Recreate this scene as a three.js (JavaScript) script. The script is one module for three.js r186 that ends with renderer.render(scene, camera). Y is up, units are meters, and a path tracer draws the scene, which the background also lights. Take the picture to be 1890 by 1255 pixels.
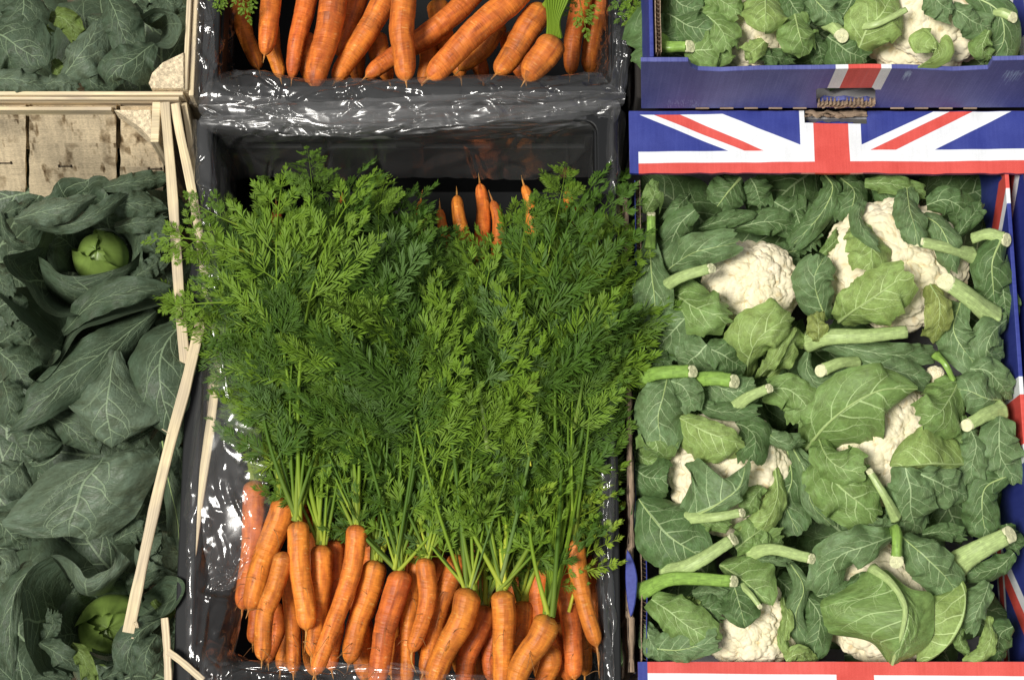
import * as THREE from 'three';
import { mergeGeometries, mergeVertices } from 'three/addons/utils/BufferGeometryUtils.js';
import { RoundedBoxGeometry } from 'three/addons/geometries/RoundedBoxGeometry.js';

// ---------- camera, sky, sun, exposure ----------
const scene = new THREE.Scene();
const PW = 1890, PH = 1255, FOCAL = 3400, RIM = 0.19;          // photo size in pixels, focal length in pixels, height of the crate rims in metres
const TILT = THREE.MathUtils.degToRad(14), DIST = 1.7;
const camera = new THREE.PerspectiveCamera(2 * Math.atan(PH / 2 / FOCAL) * 180 / Math.PI, PW / PH, 0.05, 60);
camera.position.set(0, RIM + DIST * Math.cos(TILT), DIST * Math.sin(TILT));
camera.lookAt(0, RIM, 0);
camera.updateMatrixWorld(true);

const skyTex = (() => {                                         // overcast: brighter overhead, dull towards the horizon, dark ground
  const W = 64, H = 32, d = new Float32Array(W * H * 4);
  for (let y = 0; y < H; y++) for (let x = 0; x < W; x++) {
    const e = Math.sin(((y + 0.5) / H - 0.5) * Math.PI), i = (y * W + x) * 4;
    const l = e > 0 ? 0.05 + 0.14 * e : 0.02;
    d[i] = l; d[i + 1] = l; d[i + 2] = l * 1.01; d[i + 3] = 1;
  }
  const t = new THREE.DataTexture(d, W, H, THREE.RGBAFormat, THREE.FloatType);
  t.mapping = THREE.EquirectangularReflectionMapping; t.magFilter = t.minFilter = THREE.LinearFilter; t.needsUpdate = true;
  return t;
})();
scene.background = skyTex; scene.environment = skyTex;
const sun = new THREE.DirectionalLight(new THREE.Color(1, 0.965, 0.9), 1.8);
sun.position.set(-1.4, 3.0, 0.55); sun.target.position.set(0, 0.1, 0);
sun.castShadow = true; sun.shadow.radius = 34; sun.shadow.mapSize.set(2048, 2048);
Object.assign(sun.shadow.camera, { left: -1, right: 1, top: 1, bottom: -1, near: 0.5, far: 8 });
scene.add(sun, sun.target);

const renderer = new THREE.WebGLRenderer({ antialias: true });
renderer.setSize(1024, 679);
renderer.toneMapping = THREE.LinearToneMapping; renderer.toneMappingExposure = 2.05;
renderer.shadowMap.enabled = true; renderer.shadowMap.type = THREE.PCFSoftShadowMap;

// ---------- helpers ----------
const V = (x, y, z) => new THREE.Vector3(x, y, z), { lerp, clamp, smoothstep } = THREE.MathUtils;
function rng(seed) { let s = (seed * 2654435761) >>> 0; return () => { s = (s + 0x6d2b79f5) >>> 0; let t = Math.imul(s ^ (s >>> 15), 1 | s); t = (t + Math.imul(t ^ (t >>> 7), 61 | t)) ^ t; return ((t ^ (t >>> 14)) >>> 0) / 4294967296; }; }
const hash3 = (x, y, z) => { let h = Math.imul(x, 374761393) ^ Math.imul(y, 668265263) ^ Math.imul(z, 2147483647 - 1274126177); h = Math.imul(h ^ (h >>> 13), 1274126177); return ((h ^ (h >>> 16)) >>> 0) / 4294967296; };
const fade = (t) => t * t * t * (t * (t * 6 - 15) + 10);
function noise(x, y = 0, z = 0) {                               // value noise, -1..1
  const i = Math.floor(x), j = Math.floor(y), k = Math.floor(z), u = fade(x - i), v = fade(y - j), w = fade(z - k);
  const c = (a, b, d) => hash3(i + a, j + b, k + d);
  return 2 * lerp(lerp(lerp(c(0, 0, 0), c(1, 0, 0), u), lerp(c(0, 1, 0), c(1, 1, 0), u), v), lerp(lerp(c(0, 0, 1), c(1, 0, 1), u), lerp(c(0, 1, 1), c(1, 1, 1), u), v), w) - 1;
}
const fbm = (x, y, z, n = 4) => { let s = 0, a = 0.5; for (let i = 0; i < n; i++) { s += a * noise(x, y, z); x = x * 2.03 + 7.1; y = y * 2.03 + 3.7; z = z * 2.03 + 1.3; a *= 0.5; } return s; };
function worley(x, y, z) {                                      // distance to the nearest jittered grid point
  const i = Math.floor(x), j = Math.floor(y), k = Math.floor(z); let f1 = 9;
  for (let a = -1; a < 2; a++) for (let b = -1; b < 2; b++) for (let c = -1; c < 2; c++) {
    const X = i + a, Y = j + b, Z = k + c;
    const dx = X + hash3(X, Y, Z) - x, dy = Y + hash3(X + 57, Y, Z + 13) - y, dz = Z + hash3(X, Y + 91, Z - 31) - z, d = dx * dx + dy * dy + dz * dz;
    if (d < f1) f1 = d;
  }
  return Math.sqrt(f1);
}
const eye = camera.position.clone(), fwd = V(0, 0, -1).applyQuaternion(camera.quaternion), right = V(1, 0, 0).applyQuaternion(camera.quaternion), upv = V(0, 1, 0).applyQuaternion(camera.quaternion);
function P(px, py, mm = 0) {                                     // the point seen at a pixel of the photograph, mm millimetres above the rims of the crates
  const d = fwd.clone().multiplyScalar(FOCAL).addScaledVector(right, px - PW / 2).addScaledVector(upv, PH / 2 - py);
  return eye.clone().addScaledVector(d, (RIM + mm / 1000 - eye.y) / d.y);
}
const taken = new Map();
function numbered(name) { const n = taken.get(name) ?? 0; taken.set(name, n + 1); return n ? `${name}_${String(n).padStart(3, '0')}` : name; }
function shade(m) { m.castShadow = m.receiveShadow = true; return m; }
function thing(name, label, category, group) {
  const o = new THREE.Group(); o.name = numbered(name); o.userData = { label, category }; if (group) o.userData.group = group;
  scene.add(o); return o;
}
function part(name, geometry, material, parent, label) { const m = shade(new THREE.Mesh(geometry, material)); m.name = name; if (label) m.userData.label = label; parent.add(m); return m; }
function solo(name, geometry, material, label, category, group) { const m = shade(new THREE.Mesh(geometry, material)); m.name = numbered(name); m.userData = { label, category }; if (group) m.userData.group = group; scene.add(m); return m; }
function structure(name, geometry, material) { const m = shade(new THREE.Mesh(geometry, material)); m.name = name; m.userData = { kind: 'structure' }; scene.add(m); return m; }
function geo(pos, uv, idx, col) {
  const g = new THREE.BufferGeometry();
  g.setAttribute('position', new THREE.Float32BufferAttribute(pos, 3));
  if (uv) g.setAttribute('uv', new THREE.Float32BufferAttribute(uv, 2));
  if (col) g.setAttribute('color', new THREE.Float32BufferAttribute(col, 3));
  if (idx) g.setIndex(idx);
  g.computeVertexNormals(); return g;
}
function gridGeo(nu, nv, f, uvf, colf) {                        // (nu+1) x (nv+1) sheet; f(u, v) -> Vector3
  const pos = [], uv = [], idx = [], col = colf ? [] : null;
  for (let j = 0; j <= nv; j++) for (let i = 0; i <= nu; i++) {
    const u = i / nu, v = j / nv, p = f(u, v); pos.push(p.x, p.y, p.z);
    const t = uvf ? uvf(u, v) : [u, v]; uv.push(t[0], t[1]);
    if (col) col.push(...colf(u, v));
    if (i < nu && j < nv) { const a = j * (nu + 1) + i, b = a + nu + 1; idx.push(a, a + 1, b, b, a + 1, b + 1); }
  }
  return geo(pos, uv, idx, col);
}
function tube(points, radius, { rings = 24, sides = 10, uvr = [1, 1], cap = true, col, flat = 1 } = {}) {   // radius: number or f(s)
  const c = new THREE.CatmullRomCurve3(points, false, 'centripetal'), r = typeof radius === 'function' ? radius : () => radius;
  const pos = [], uv = [], idx = [], cl = col ? [] : null; let n = null;
  const L = c.getLength();
  for (let j = 0; j <= rings; j++) {
    const s = j / rings, p = c.getPointAt(s), t = c.getTangentAt(s);
    if (!n) n = Math.abs(t.y) < 0.9 ? V(0, 1, 0) : V(1, 0, 0);
    n.addScaledVector(t, -n.dot(t)).normalize(); const b = t.clone().cross(n);
    for (let i = 0; i <= sides; i++) {
      const a = i / sides * Math.PI * 2, rr = r(s, i % sides / sides);
      const q = p.clone().addScaledVector(n, Math.cos(a) * rr * flat).addScaledVector(b, Math.sin(a) * rr);
      pos.push(q.x, q.y, q.z); uv.push(i / sides * uvr[0], s * uvr[1] * L); if (cl) cl.push(...col(s, i / sides));
      if (j < rings && i < sides) { const k = j * (sides + 1) + i, m = k + sides + 1; idx.push(k, k + 1, m, m, k + 1, m + 1); }
    }
  }
  if (cap) for (const [j, d] of [[0, -1], [rings, 1]]) {
    const p = c.getPointAt(j / rings), k = pos.length / 3, o = j * (sides + 1); pos.push(p.x, p.y, p.z); uv.push(0.5, 0); if (cl) cl.push(...col(j / rings, 0));
    for (let i = 0; i < sides; i++) d < 0 ? idx.push(k, o + i + 1, o + i) : idx.push(k, o + i, o + i + 1);
  }
  return geo(pos, uv, idx, cl);
}
function boxUV(g, seed = 0) {                                   // uv in metres by the way each face points; the grain runs along the longest side
  g = g.index ? g.toNonIndexed() : g; g.computeBoundingBox();
  const s = g.boundingBox.getSize(V()), p = g.attributes.position, n = g.attributes.normal, uv = [], long = s.x >= s.y && s.x >= s.z ? 0 : s.y >= s.z ? 1 : 2, r = rng(seed + 3), ou = r() * 3, ov = r() * 3;
  for (let i = 0; i < p.count; i++) {
    const a = [Math.abs(n.getX(i)), Math.abs(n.getY(i)), Math.abs(n.getZ(i))], q = [p.getX(i), p.getY(i), p.getZ(i)], k = a.indexOf(Math.max(...a));
    const ax = [0, 1, 2].filter((m) => m !== k), u = ax.includes(long) ? long : ax[0], v = ax.find((m) => m !== u);
    uv.push(q[u] + ou, q[v] + ov + k * 0.37);
  }
  g.setAttribute('uv', new THREE.Float32BufferAttribute(uv, 2)); return g;
}
function box(x0, x1, y0, y1, z0, z1, r = 0.0012, seed = 0) {
  const w = Math.abs(x1 - x0), h = Math.abs(y1 - y0), d = Math.abs(z1 - z0);
  const g = boxUV(new RoundedBoxGeometry(w, h, d, 2, Math.min(r, w / 2.1, h / 2.1, d / 2.1)), seed + x0 * 31 + z0 * 57);
  return g.translate((x0 + x1) / 2, (y0 + y1) / 2, (z0 + z1) / 2);
}
function texture(w, h, f, srgb = true) {                        // f(x, y) -> [r, g, b] 0..255 or a grey
  const d = new Uint8Array(w * h * 4);
  for (let y = 0; y < h; y++) for (let x = 0; x < w; x++) { const c = f(x, y), i = (y * w + x) * 4; if (typeof c === 'number') d[i] = d[i + 1] = d[i + 2] = clamp(c, 0, 255); else { d[i] = clamp(c[0], 0, 255); d[i + 1] = clamp(c[1], 0, 255); d[i + 2] = clamp(c[2], 0, 255); } d[i + 3] = 255; }
  const t = new THREE.DataTexture(d, w, h); t.magFilter = t.minFilter = THREE.LinearFilter; t.wrapS = t.wrapT = THREE.RepeatWrapping; if (srgb) t.colorSpace = THREE.SRGBColorSpace; t.needsUpdate = true; return t;
}
function canvasTexture(w, h, draw, srgb = true) {
  const c = document.createElement('canvas'); c.width = w; c.height = h; const g = c.getContext('2d'); draw(g, w, h);
  const t = new THREE.CanvasTexture(c); t.magFilter = t.minFilter = THREE.LinearFilter; t.wrapS = t.wrapT = THREE.RepeatWrapping; if (srgb) t.colorSpace = THREE.SRGBColorSpace; return t;
}
const tile = (t, u, v) => { t.repeat.set(u, v); return t; };
const std = (o) => new THREE.MeshStandardMaterial(Object.assign({ side: THREE.DoubleSide }, o));
const phys = (o) => new THREE.MeshPhysicalMaterial(Object.assign({ side: THREE.DoubleSide }, o));

// ---------- shared materials ----------
const woodMap = texture(512, 512, (x, y) => {                   // 0.25 m a side, grain along u; pale poplar with grey and brown flecks
  const s = Math.sin(x / 512 * 6.283), c = Math.cos(x / 512 * 6.283), a = y / 512 * 6.283, f = Math.sin(a) , e = Math.cos(a);
  const g = fbm(s * 0.8 + 5, f * 26, e * 26, 4), fine = fbm(s * 2 + 9, f * 70, e * 70, 2), blot = fbm(s * 1.5, f * 1.6 + 4, e * 1.6 + c, 4);
  const k = 1 + g * 0.22 + fine * 0.13 + blot * 0.16;
  return [219 * k, 201 * k, 167 * k - blot * 12];
});
const woodBump = texture(512, 512, (x, y) => { const s = Math.sin(x / 512 * 6.283), a = y / 512 * 6.283; return 128 + 150 * fbm(s * 1.1 + 2, Math.sin(a) * 38, Math.cos(a) * 38, 3); }, false);
for (const t of [woodMap, woodBump]) tile(t, 4, 4);
const wood = std({ map: woodMap, bumpMap: woodBump, bumpScale: 0.0006, roughness: 0.75 });
const endGrain = std({ map: tile(texture(256, 256, (x, y) => { const k = 1 + 0.28 * fbm(x / 9, y / 9, 3, 3) + 0.1 * noise(x / 2, y / 2); return [221 * k, 203 * k, 170 * k]; }), 14, 14), bumpMap: tile(texture(256, 256, (x, y) => 128 + 110 * fbm(x / 5, y / 5, 8, 3), false), 14, 14), bumpScale: 0.0012, roughness: 0.9 });
const dirtyWoodMap = canvasTexture(1024, 512, (g, w, h) => {    // 0.4 x 0.2 m of the inner back wall: soil marks and scratches
  const im = g.createImageData(w, h);
  for (let y = 0; y < h; y++) for (let x = 0; x < w; x++) {
    const gr = fbm(x / 7 + 3, y / 190, 2, 3), bl = fbm(x / 160, y / 130, 5, 4), st = Math.max(0, fbm(x / 30 + 40, y / 70, 9, 4) - 0.2) * 1.7 + Math.max(0, fbm(x / 14 + 90, y / 55, 19, 3) - 0.3) * 2.5, k = 1 + gr * 0.13 + bl * 0.26 + 0.08 * noise(x / 3, y / 3, 4) - st * 0.5, i = (y * w + x) * 4;
    im.data[i] = clamp(204 * k - st * 10, 0, 255); im.data[i + 1] = clamp(186 * k - st * 20, 0, 255); im.data[i + 2] = clamp(154 * k - st * 30, 0, 255); im.data[i + 3] = 255;
  }
  g.putImageData(im, 0, 0);
});
const dirtyWood = std({ map: dirtyWoodMap, bumpMap: woodBump, bumpScale: 0.0004, roughness: 0.85 });
const steel = std({ color: 0x5a5148, metalness: 0.8, roughness: 0.5 });
const blackPlastic = phys({ color: new THREE.Color().setRGB(0.009, 0.010, 0.011), roughness: 0.5, specularIntensity: 0.45 });
const kraftMap = texture(256, 256, (x, y) => { const k = 1 + 0.13 * fbm(x / 12, y / 12, 4, 4) + 0.16 * noise(x / 40, y / 2.2) + 0.06 * noise(x, y); return [152 * k, 131 * k, 110 * k]; });
const kraft = std({ map: tile(kraftMap, 8, 8), roughness: 0.95, bumpMap: tile(texture(256, 256, (x, y) => 128 + 90 * noise(x / 30, y / 3), false), 8, 8), bumpScale: 0.0008 });

// ---------- the bench under the crates ----------
structure('display_bench', box(-1.4, 1.4, -0.07, -0.02, -1.2, 1.0, 0.004), std({ color: 0x3b3530, roughness: 0.9 }));
// ---------- wooden crates of cabbages ----------
const BENCH = -0.02;
const strip = (pts, w, t, seed = 0) => {                        // a thin flat batten through points: w across (metres), t thick
  const c = new THREE.CatmullRomCurve3(pts, false, 'centripetal'), n = 16, L = c.getLength(), pos = [], uv = [], idx = [];
  for (let j = 0; j <= n; j++) {
    const p = c.getPointAt(j / n), d = c.getTangentAt(j / n), side = V(0, 1, 0).cross(d).normalize(), up = d.clone().cross(side);
    const ww = w * (1 + 0.08 * noise(j * 0.7, seed)) / 2, tt = t * (1 + 0.15 * noise(j * 0.9, seed + 5)) / 2;
    const ring = [[-1, 0.8], [-0.8, 1], [0.8, 1], [1, 0.8], [1, -1], [-1, -1]];
    ring.concat([ring[0]]).forEach(([a, b], i) => { const q = p.clone().addScaledVector(side, a * ww).addScaledVector(up, b * tt); pos.push(q.x, q.y, q.z); uv.push(j / n * L + seed * 0.31, i * 0.006 + seed * 0.17); });
    if (j < n) for (let i = 0; i < 6; i++) { const k = j * 7 + i, m = k + 7; idx.push(k, m, k + 1, m, m + 1, k + 1); }
  }
  for (const [o, r] of [[0, 1], [n * 7, 0]]) for (let i = 1; i < 5; i++) r ? idx.push(o, o + i, o + i + 1) : idx.push(o, o + i + 1, o + i);
  const g = geo(pos, uv, idx).toNonIndexed(); g.computeVertexNormals(); return g;
};
{ // the lower crate
  const c = thing('wooden_crate', 'pale wooden crate with a broken side, holding two cabbage heads below a bare slatted wall', 'crate', 'wooden crates');
  const zB = P(200, 181).z, zF = zB + 0.62, xR = P(300, 200).x, xL = xR - 0.42, top = RIM;
  part('floor_board', box(xL, xR, BENCH + 0.001, BENCH + 0.008, zB, zF), dirtyWood, c);
  // back wall: boards standing upright, a rail along their top
  
  for (const [a, b, k] of [[-330, -122, 0], [-114, 46, 1], [53, 213, 2], [221, 300, 3]]) {
    const q = [[a, 196, -3], [b, 196, -3], [b, 372, -100], [a, 372, -100]].map((p) => P(...p)), back = V(0, -0.0025, -0.0035).multiplyScalar(1 + k * 0.12);   // the wall leans into the crate
    for (const p of q.slice(0, 2)) p.z = Math.max(p.z, zB + 0.006);
    const pos = [], uv = [], idx = []; for (let j = 0; j <= 24; j++) for (let i = 0; i < 4; i++) { const f = j / 24, p = q[i === 0 || i === 3 ? 0 : 1].clone().lerp(q[i === 0 || i === 3 ? 3 : 2], f); if (i > 1) p.add(back); p.x += 0.0006 * noise(f * 9, k * 3 + i); pos.push(p.x, p.y, p.z); uv.push((p.x - xL) / 0.42, 0.9 - f * 0.85 + k * 0.21); if (j < 24) { const m = j * 4 + i, n = j * 4 + (i + 1) % 4; idx.push(m, m + 4, n, n, m + 4, n + 4); } }
    const g = geo(pos, uv, idx).toNonIndexed(); g.computeVertexNormals();
    part('board', g, dirtyWood, c);
  }
  part('rail', box(xL, xR + 0.004, top - 0.024, top, zB, zB + 0.0042, 0.0009, 2), wood, c);
  part('rail', box(xL, P(206, 190).x, top - 0.016, top + 0.0008, zB + 0.0088, zB + 0.0125, 0.0009, 5), wood, c);
  part('rail', box(xL, xR + 0.004, BENCH + 0.02, BENCH + 0.05, zB, zB + 0.0042, 0.0009, 4), wood, c);
  const st = (px, py) => { const f = (py - 196) / 176; return P(px, py, lerp(-3, -100, f) + 1); };
  for (const [px, py] of [[119, 306], [285, 311], [8, 300]]) { const q = st(px, py); part('staple', mergeGeometries([tube([q.clone().add(V(-0.006, 0, 0.0006)), q.clone().add(V(0.006, 0, 0.0006))], 0.0007, { rings: 2, sides: 5 }), tube([q.clone().add(V(-0.006, 0.001, -0.001)), q.clone().add(V(-0.006, -0.001, 0.001))], 0.0011, { rings: 1, sides: 5 }), tube([q.clone().add(V(0.006, 0.001, -0.001)), q.clone().add(V(0.006, -0.001, 0.001))], 0.0011, { rings: 1, sides: 5 })]), steel, c); }
  // triangular corner post with rough sawn end
  const tri = (pts, y0, y1) => { const s = new THREE.Shape(pts.map(([x, z]) => new THREE.Vector2(x, -z))); const g = new THREE.ExtrudeGeometry(s, { depth: y1 - y0, bevelEnabled: true, bevelSize: 0.0007, bevelThickness: 0.0007, bevelSegments: 1 }); g.rotateX(-Math.PI / 2); g.translate(0, y0, 0); return boxUV(g); };
  const A = P(212, 193, 2), B = P(277, 191, 2), C = P(279, 258, 2);
  part('corner_post', tri([[A.x, zB + 0.0132], [B.x, zB + 0.0132], [C.x, C.z], [lerp(A.x, C.x, 0.72), lerp(A.z, C.z, 0.66)], [lerp(A.x, C.x, 0.3), lerp(A.z, C.z, 0.34)]], BENCH + 0.01, top + 0.002), endGrain, c, 'triangular corner post with a rough sawn end');
  part('corner_batten', box(B.x + 0.0016, B.x + 0.0098, BENCH + 0.01, top + 0.003, zB + 0.0048, P(290, 262, 3).z, 0.001, 7), wood, c);
  // the split side boards: battens sprung apart
  const S = (name, pts, w, t, seed, label) => part(name, strip(pts.map((p) => P(...p)), w, t, seed), wood, c, label);
  S('side_batten', [[303, 190, 2], [313, 300, 5], [322, 420, 7], [331, 560, 7], [338, 640, 6], [344, 700, 2]], 0.0092, 0.0035, 1);
  S('side_batten', [[322, 192, 0], [330, 240, 1], [345, 310, 3], [361, 395, 4], [372, 470, 3], [384, 560, 0], [392, 640, -8]], 0.0085, 0.003, 2);
  S('side_board', [[342, 196, -18], [352, 260, -20], [362, 330, -22], [380, 520, -28]], 0.006, 0.02, 3);
  S('broken_batten', [[372, 585, 6], [358, 645, 9], [340, 720, 11], [318, 800, 12], [292, 905, 12], [270, 1005, 11], [250, 1100, 9], [236, 1168, 7]], 0.0098, 0.0035, 4, 'long batten snapped off and leaning over the cabbages');
  S('side_batten', [[406, 640, -12], [395, 730, -6], [383, 820, -2], [366, 930, 0], [352, 1030, 0], [338, 1130, 0], [324, 1262, 0], [316, 1320, 0]], 0.0082, 0.003, 5);
  S('side_board', [[384, 700, -18], [368, 850, -16], [358, 980, -16], [346, 1110, -16], [336, 1280, -16]], 0.012, 0.016, 6);
  S('side_board', [[330, 720, -70], [330, 900, -70], [335, 1100, -70], [335, 1290, -70]], 0.006, 0.05, 8);
  S('broken_batten', [[303, 1141, 8], [307, 1190, 9], [310, 1262, 9], [311, 1300, 9]], 0.0064, 0.003, 9, 'short splintered batten standing beside the film');
  S('splinter', [[310, 1203, 12], [335, 1222, 15], [374, 1256, 17]], 0.0058, 0.0024, 10);
  S('splinter', [[298, 792, 13], [311, 800, 13.5]], 0.0009, 0.0008, 11);
  S('splinter', [[232, 1177, 7], [246, 1178, 9]], 0.0012, 0.0008, 12);
  S('splinter', [[248, 1150, 9], [252, 1156, 11], [249, 1148, 13]], 0.003, 0.0022, 13);
  S('splinter', [[361, 660, 9], [352, 690, 9], [346, 716, 10]], 0.0022, 0.0018, 14);
}
{ // the crate behind it
  const c = thing('wooden_crate', 'pale wooden crate of loose dark green leaves with a chipped corner block', 'crate', 'wooden crates');
  const zF = P(150, 168, 8).z, zB = zF - 0.3, xR = P(341, 90, 8).x, xL = xR - 0.42, top = RIM + 0.008;
  part('floor_board', box(xL, xR, BENCH + 0.001, BENCH + 0.008, zB, zF), wood, c);
  part('front_board', box(xL, xR, BENCH + 0.01, top, zF, zF + 0.0042, 0.0009, 11), wood, c);
  part('front_rail', box(xL, xR - 0.004, top - 0.03, top - 0.002, zF + 0.0046, zF + 0.0078, 0.0009, 12), wood, c);
  part('side_board', box(xR - 0.0002, xR + 0.0045, BENCH + 0.01, top + 0.004, zB, zF - 0.0003, 0.0009, 13), wood, c);
  part('side_board', box(xR + 0.005, xR + 0.0098, BENCH + 0.06, top - 0.001, zB, zF + 0.004, 0.0009, 14), wood, c);
  const q = [P(275, 158, 14), P(281, 140, 14), P(300, 121, 14), P(337, 103, 14), P(337, 166, 14), P(279, 166, 14)];
  const s = new THREE.Shape(q.map((p) => new THREE.Vector2(p.x, -p.z))), g = new THREE.ExtrudeGeometry(s, { depth: 0.14, bevelEnabled: true, bevelSize: 0.0008, bevelThickness: 0.0008, bevelSegments: 1 });
  g.rotateX(-Math.PI / 2); g.translate(0, top + 0.006 - 0.14, -0.0025);
  part('corner_block', boxUV(g), endGrain, c, 'chipped wooden corner block with a rough sawn end');
}

// ---------- black plastic crates ----------
function plasticCrate(label, px0, px1, pyB, pyF, mm, depthBack) {
  const c = thing('plastic_crate', label, 'crate', 'black plastic crates'), y1 = RIM + mm / 1000;
  const x0 = P(px0, 600, mm).x, x1 = P(px1, 600, mm).x, z0 = pyB === null ? P(0, pyF, mm).z - depthBack : P(0, pyB, mm).z, z1 = pyF === null ? z0 + depthBack : P(0, pyF, mm).z;
  const t = 0.006, y0 = BENCH + 0.001;
  part('floor', box(x0, x1, y0, y0 + 0.006, z0, z1, 0.003), blackPlastic, c);
  for (const [xa, xb, za, zb, n] of [[x0, x1, z0, z0 + t, 4], [x0, x1, z1 - t, z1, 4], [x0, x0 + t, z0 + t, z1 - t, 5], [x1 - t, x1, z0 + t, z1 - t, 5]]) {
    const along = xb - xa > zb - za, L = along ? xb - xa : zb - za, at = (f) => along ? [xa + L * f, za] : [xa, za + L * f];
    part('wall_panel', box(xa, xb, y0 + 0.006, y1 - 0.062, za, zb, 0.002), blackPlastic, c);
    part('wall_band', box(xa, xb, y1 - 0.03, y1, za, zb, 0.002), blackPlastic, c);
    for (let k = 0; k <= n; k++) { const f0 = Math.max(0, k / n - 0.035), f1 = Math.min(1, k / n + 0.035), a = at(f0), b = at(f1); part('wall_post', box(a[0], along ? b[0] : xb, y1 - 0.062, y1 - 0.03, a[1], along ? zb : b[1], 0.001), blackPlastic, c); }
  }
  const rim = new THREE.Shape(), rr = 0.022, o = 0.011, X0 = x0 - o, X1 = x1 + o, Z0 = z0 - o, Z1 = z1 + o;
  const rect = (s, a, b, d, e, r) => { s.moveTo(a + r, d); s.lineTo(b - r, d); s.quadraticCurveTo(b, d, b, d + r); s.lineTo(b, e - r); s.quadraticCurveTo(b, e, b - r, e); s.lineTo(a + r, e); s.quadraticCurveTo(a, e, a, e - r); s.lineTo(a, d + r); s.quadraticCurveTo(a, d, a + r, d); return s; };
  rect(rim, X0, X1, -Z1, -Z0, rr); rim.holes.push(rect(new THREE.Path(), x0 + 0.002, x1 - 0.002, -z1 + 0.002, -z0 - 0.002, rr * 0.7));
  const g = new THREE.ExtrudeGeometry(rim, { depth: 0.005, bevelEnabled: true, bevelSize: 0.0015, bevelThickness: 0.0015, bevelSegments: 2, curveSegments: 6 }); g.rotateX(-Math.PI / 2); g.translate(0, y1 + 0.0017, 0);
  part('rim', boxUV(g), blackPlastic, c);
  return { x0, x1, z0, z1, y1 };
}
const crateLow = plasticCrate('black plastic crate lined with film, holding bunched carrots with leafy tops', 374, 1112, 222, null, -6, 0.55);
const crateUp = plasticCrate('black plastic crate lined with film, holding loose topless carrots', 378, 1142, null, 170, -4, 0.24);

// ---------- printed cartons ----------
const INK = { blue: '#2f3b8c', faded: '#545a9c', red: '#d9534a', white: '#e9ecef' };
const paper = (g, w, h, seed, amt = 10) => { const im = g.getImageData(0, 0, w, h), d = im.data; for (let y = 0; y < h; y++) for (let x = 0; x < w; x++) { const i = (y * w + x) * 4, n = amt * (noise(x / 2 + seed, y / 2) * 0.5 + fbm(x / 60, y / 60, seed, 3) + 0.35 * noise(x / 5, y / 80, seed)); d[i] += n; d[i + 1] += n; d[i + 2] += n; } g.putImageData(im, 0, 0); };
const poly = (g, c, pts) => { g.fillStyle = c; g.beginPath(); pts.forEach(([x, y], i) => i ? g.lineTo(x, y) : g.moveTo(x, y)); g.closePath(); g.fill(); };
function flagFlange(g, w, h) {                                  // half a flag cut by the fold: blue ground, white and red bars and diagonals; 1840 x 300 drawing
  g.setTransform(w / 1935, 0, 0, h / 300, 0, 0);
  poly(g, INK.blue, [[0, 0], [1935, 0], [1935, 300], [0, 300]]);
  poly(g, INK.white, [[50, 18], [120, 18], [555, 195], [475, 195]]);
  poly(g, INK.red, [[120, 18], [245, 18], [673, 195], [555, 195]]);
  poly(g, INK.white, [[245, 18], [450, 15], [820, 167], [820, 200], [660, 200]]);
  poly(g, INK.white, [[1110, 162], [1465, 2], [1545, 2], [1145, 192], [1110, 192]]);
  poly(g, INK.red, [[1545, 2], [1655, 2], [1265, 192], [1145, 192]]);
  poly(g, INK.white, [[1655, 2], [1840, 2], [1450, 192], [1265, 192]]);
  poly(g, INK.white, [[42, 197], [1935, 182], [1935, 245], [42, 255]]);
  poly(g, INK.white, [[817, 0], [1113, 0], [1113, 250], [817, 250]]);
  poly(g, INK.red, [[42, 253], [1935, 238], [1935, 300], [42, 300]]);
  poly(g, INK.red, [[883, 0], [1052, 0], [1052, 300], [883, 300]]);
  g.setTransform(1, 0, 0, 1, 0, 0); paper(g, w, h, 3);
}
const flagMap = canvasTexture(1536, 256, flagFlange);
const flagMat = std({ map: flagMap, roughness: 0.55 });
const frontMap = canvasTexture(1536, 192, (g, w, h) => {
  g.setTransform(w / 1935, 0, 0, h / 225, 0, 0);
  poly(g, INK.faded, [[0, 0], [1935, 0], [1935, 225], [0, 225]]);
  poly(g, INK.white, [[818, 0], [1062, 0], [1062, 132], [818, 132]]); poly(g, INK.red, [[873, 0], [1016, 0], [1016, 132], [873, 132]]);
  g.strokeStyle = '#9fb4d6'; const r = rng(8);                  // scuffs: the ink rubbed off along edges and at two places
  for (let k = 0; k < 160; k++) { const x = r() < 0.5 ? 1130 + r() * 30 : 1570 + r() * 80, y = 40 + r() * 20; g.lineWidth = 1 + r() * 3; g.globalAlpha = 0.5; g.beginPath(); g.moveTo(x, y); g.lineTo(x + r() * 6 - 3, y + r() * r() * 60); g.stroke(); }
  for (let k = 0; k < 90; k++) { const x = 110 + r() * 150, y = 180 + r() * 34; g.lineWidth = 1 + r() * 2; g.globalAlpha = 0.45; g.beginPath(); g.moveTo(x, y); g.lineTo(x + 4, y + r() * 12); g.stroke(); }
  for (let k = 0; k < 150; k++) { const x = r() * 1900; g.lineWidth = 1 + r(); g.globalAlpha = 0.12; g.beginPath(); g.moveTo(x, 30 + r() * 60); g.lineTo(x, 120 + r() * 90); g.stroke(); }
  g.globalAlpha = 1; g.setTransform(1, 0, 0, 1, 0, 0); paper(g, w, h, 9, 14);
});
const frontMat = std({ map: frontMap, roughness: 0.6 });
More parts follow.
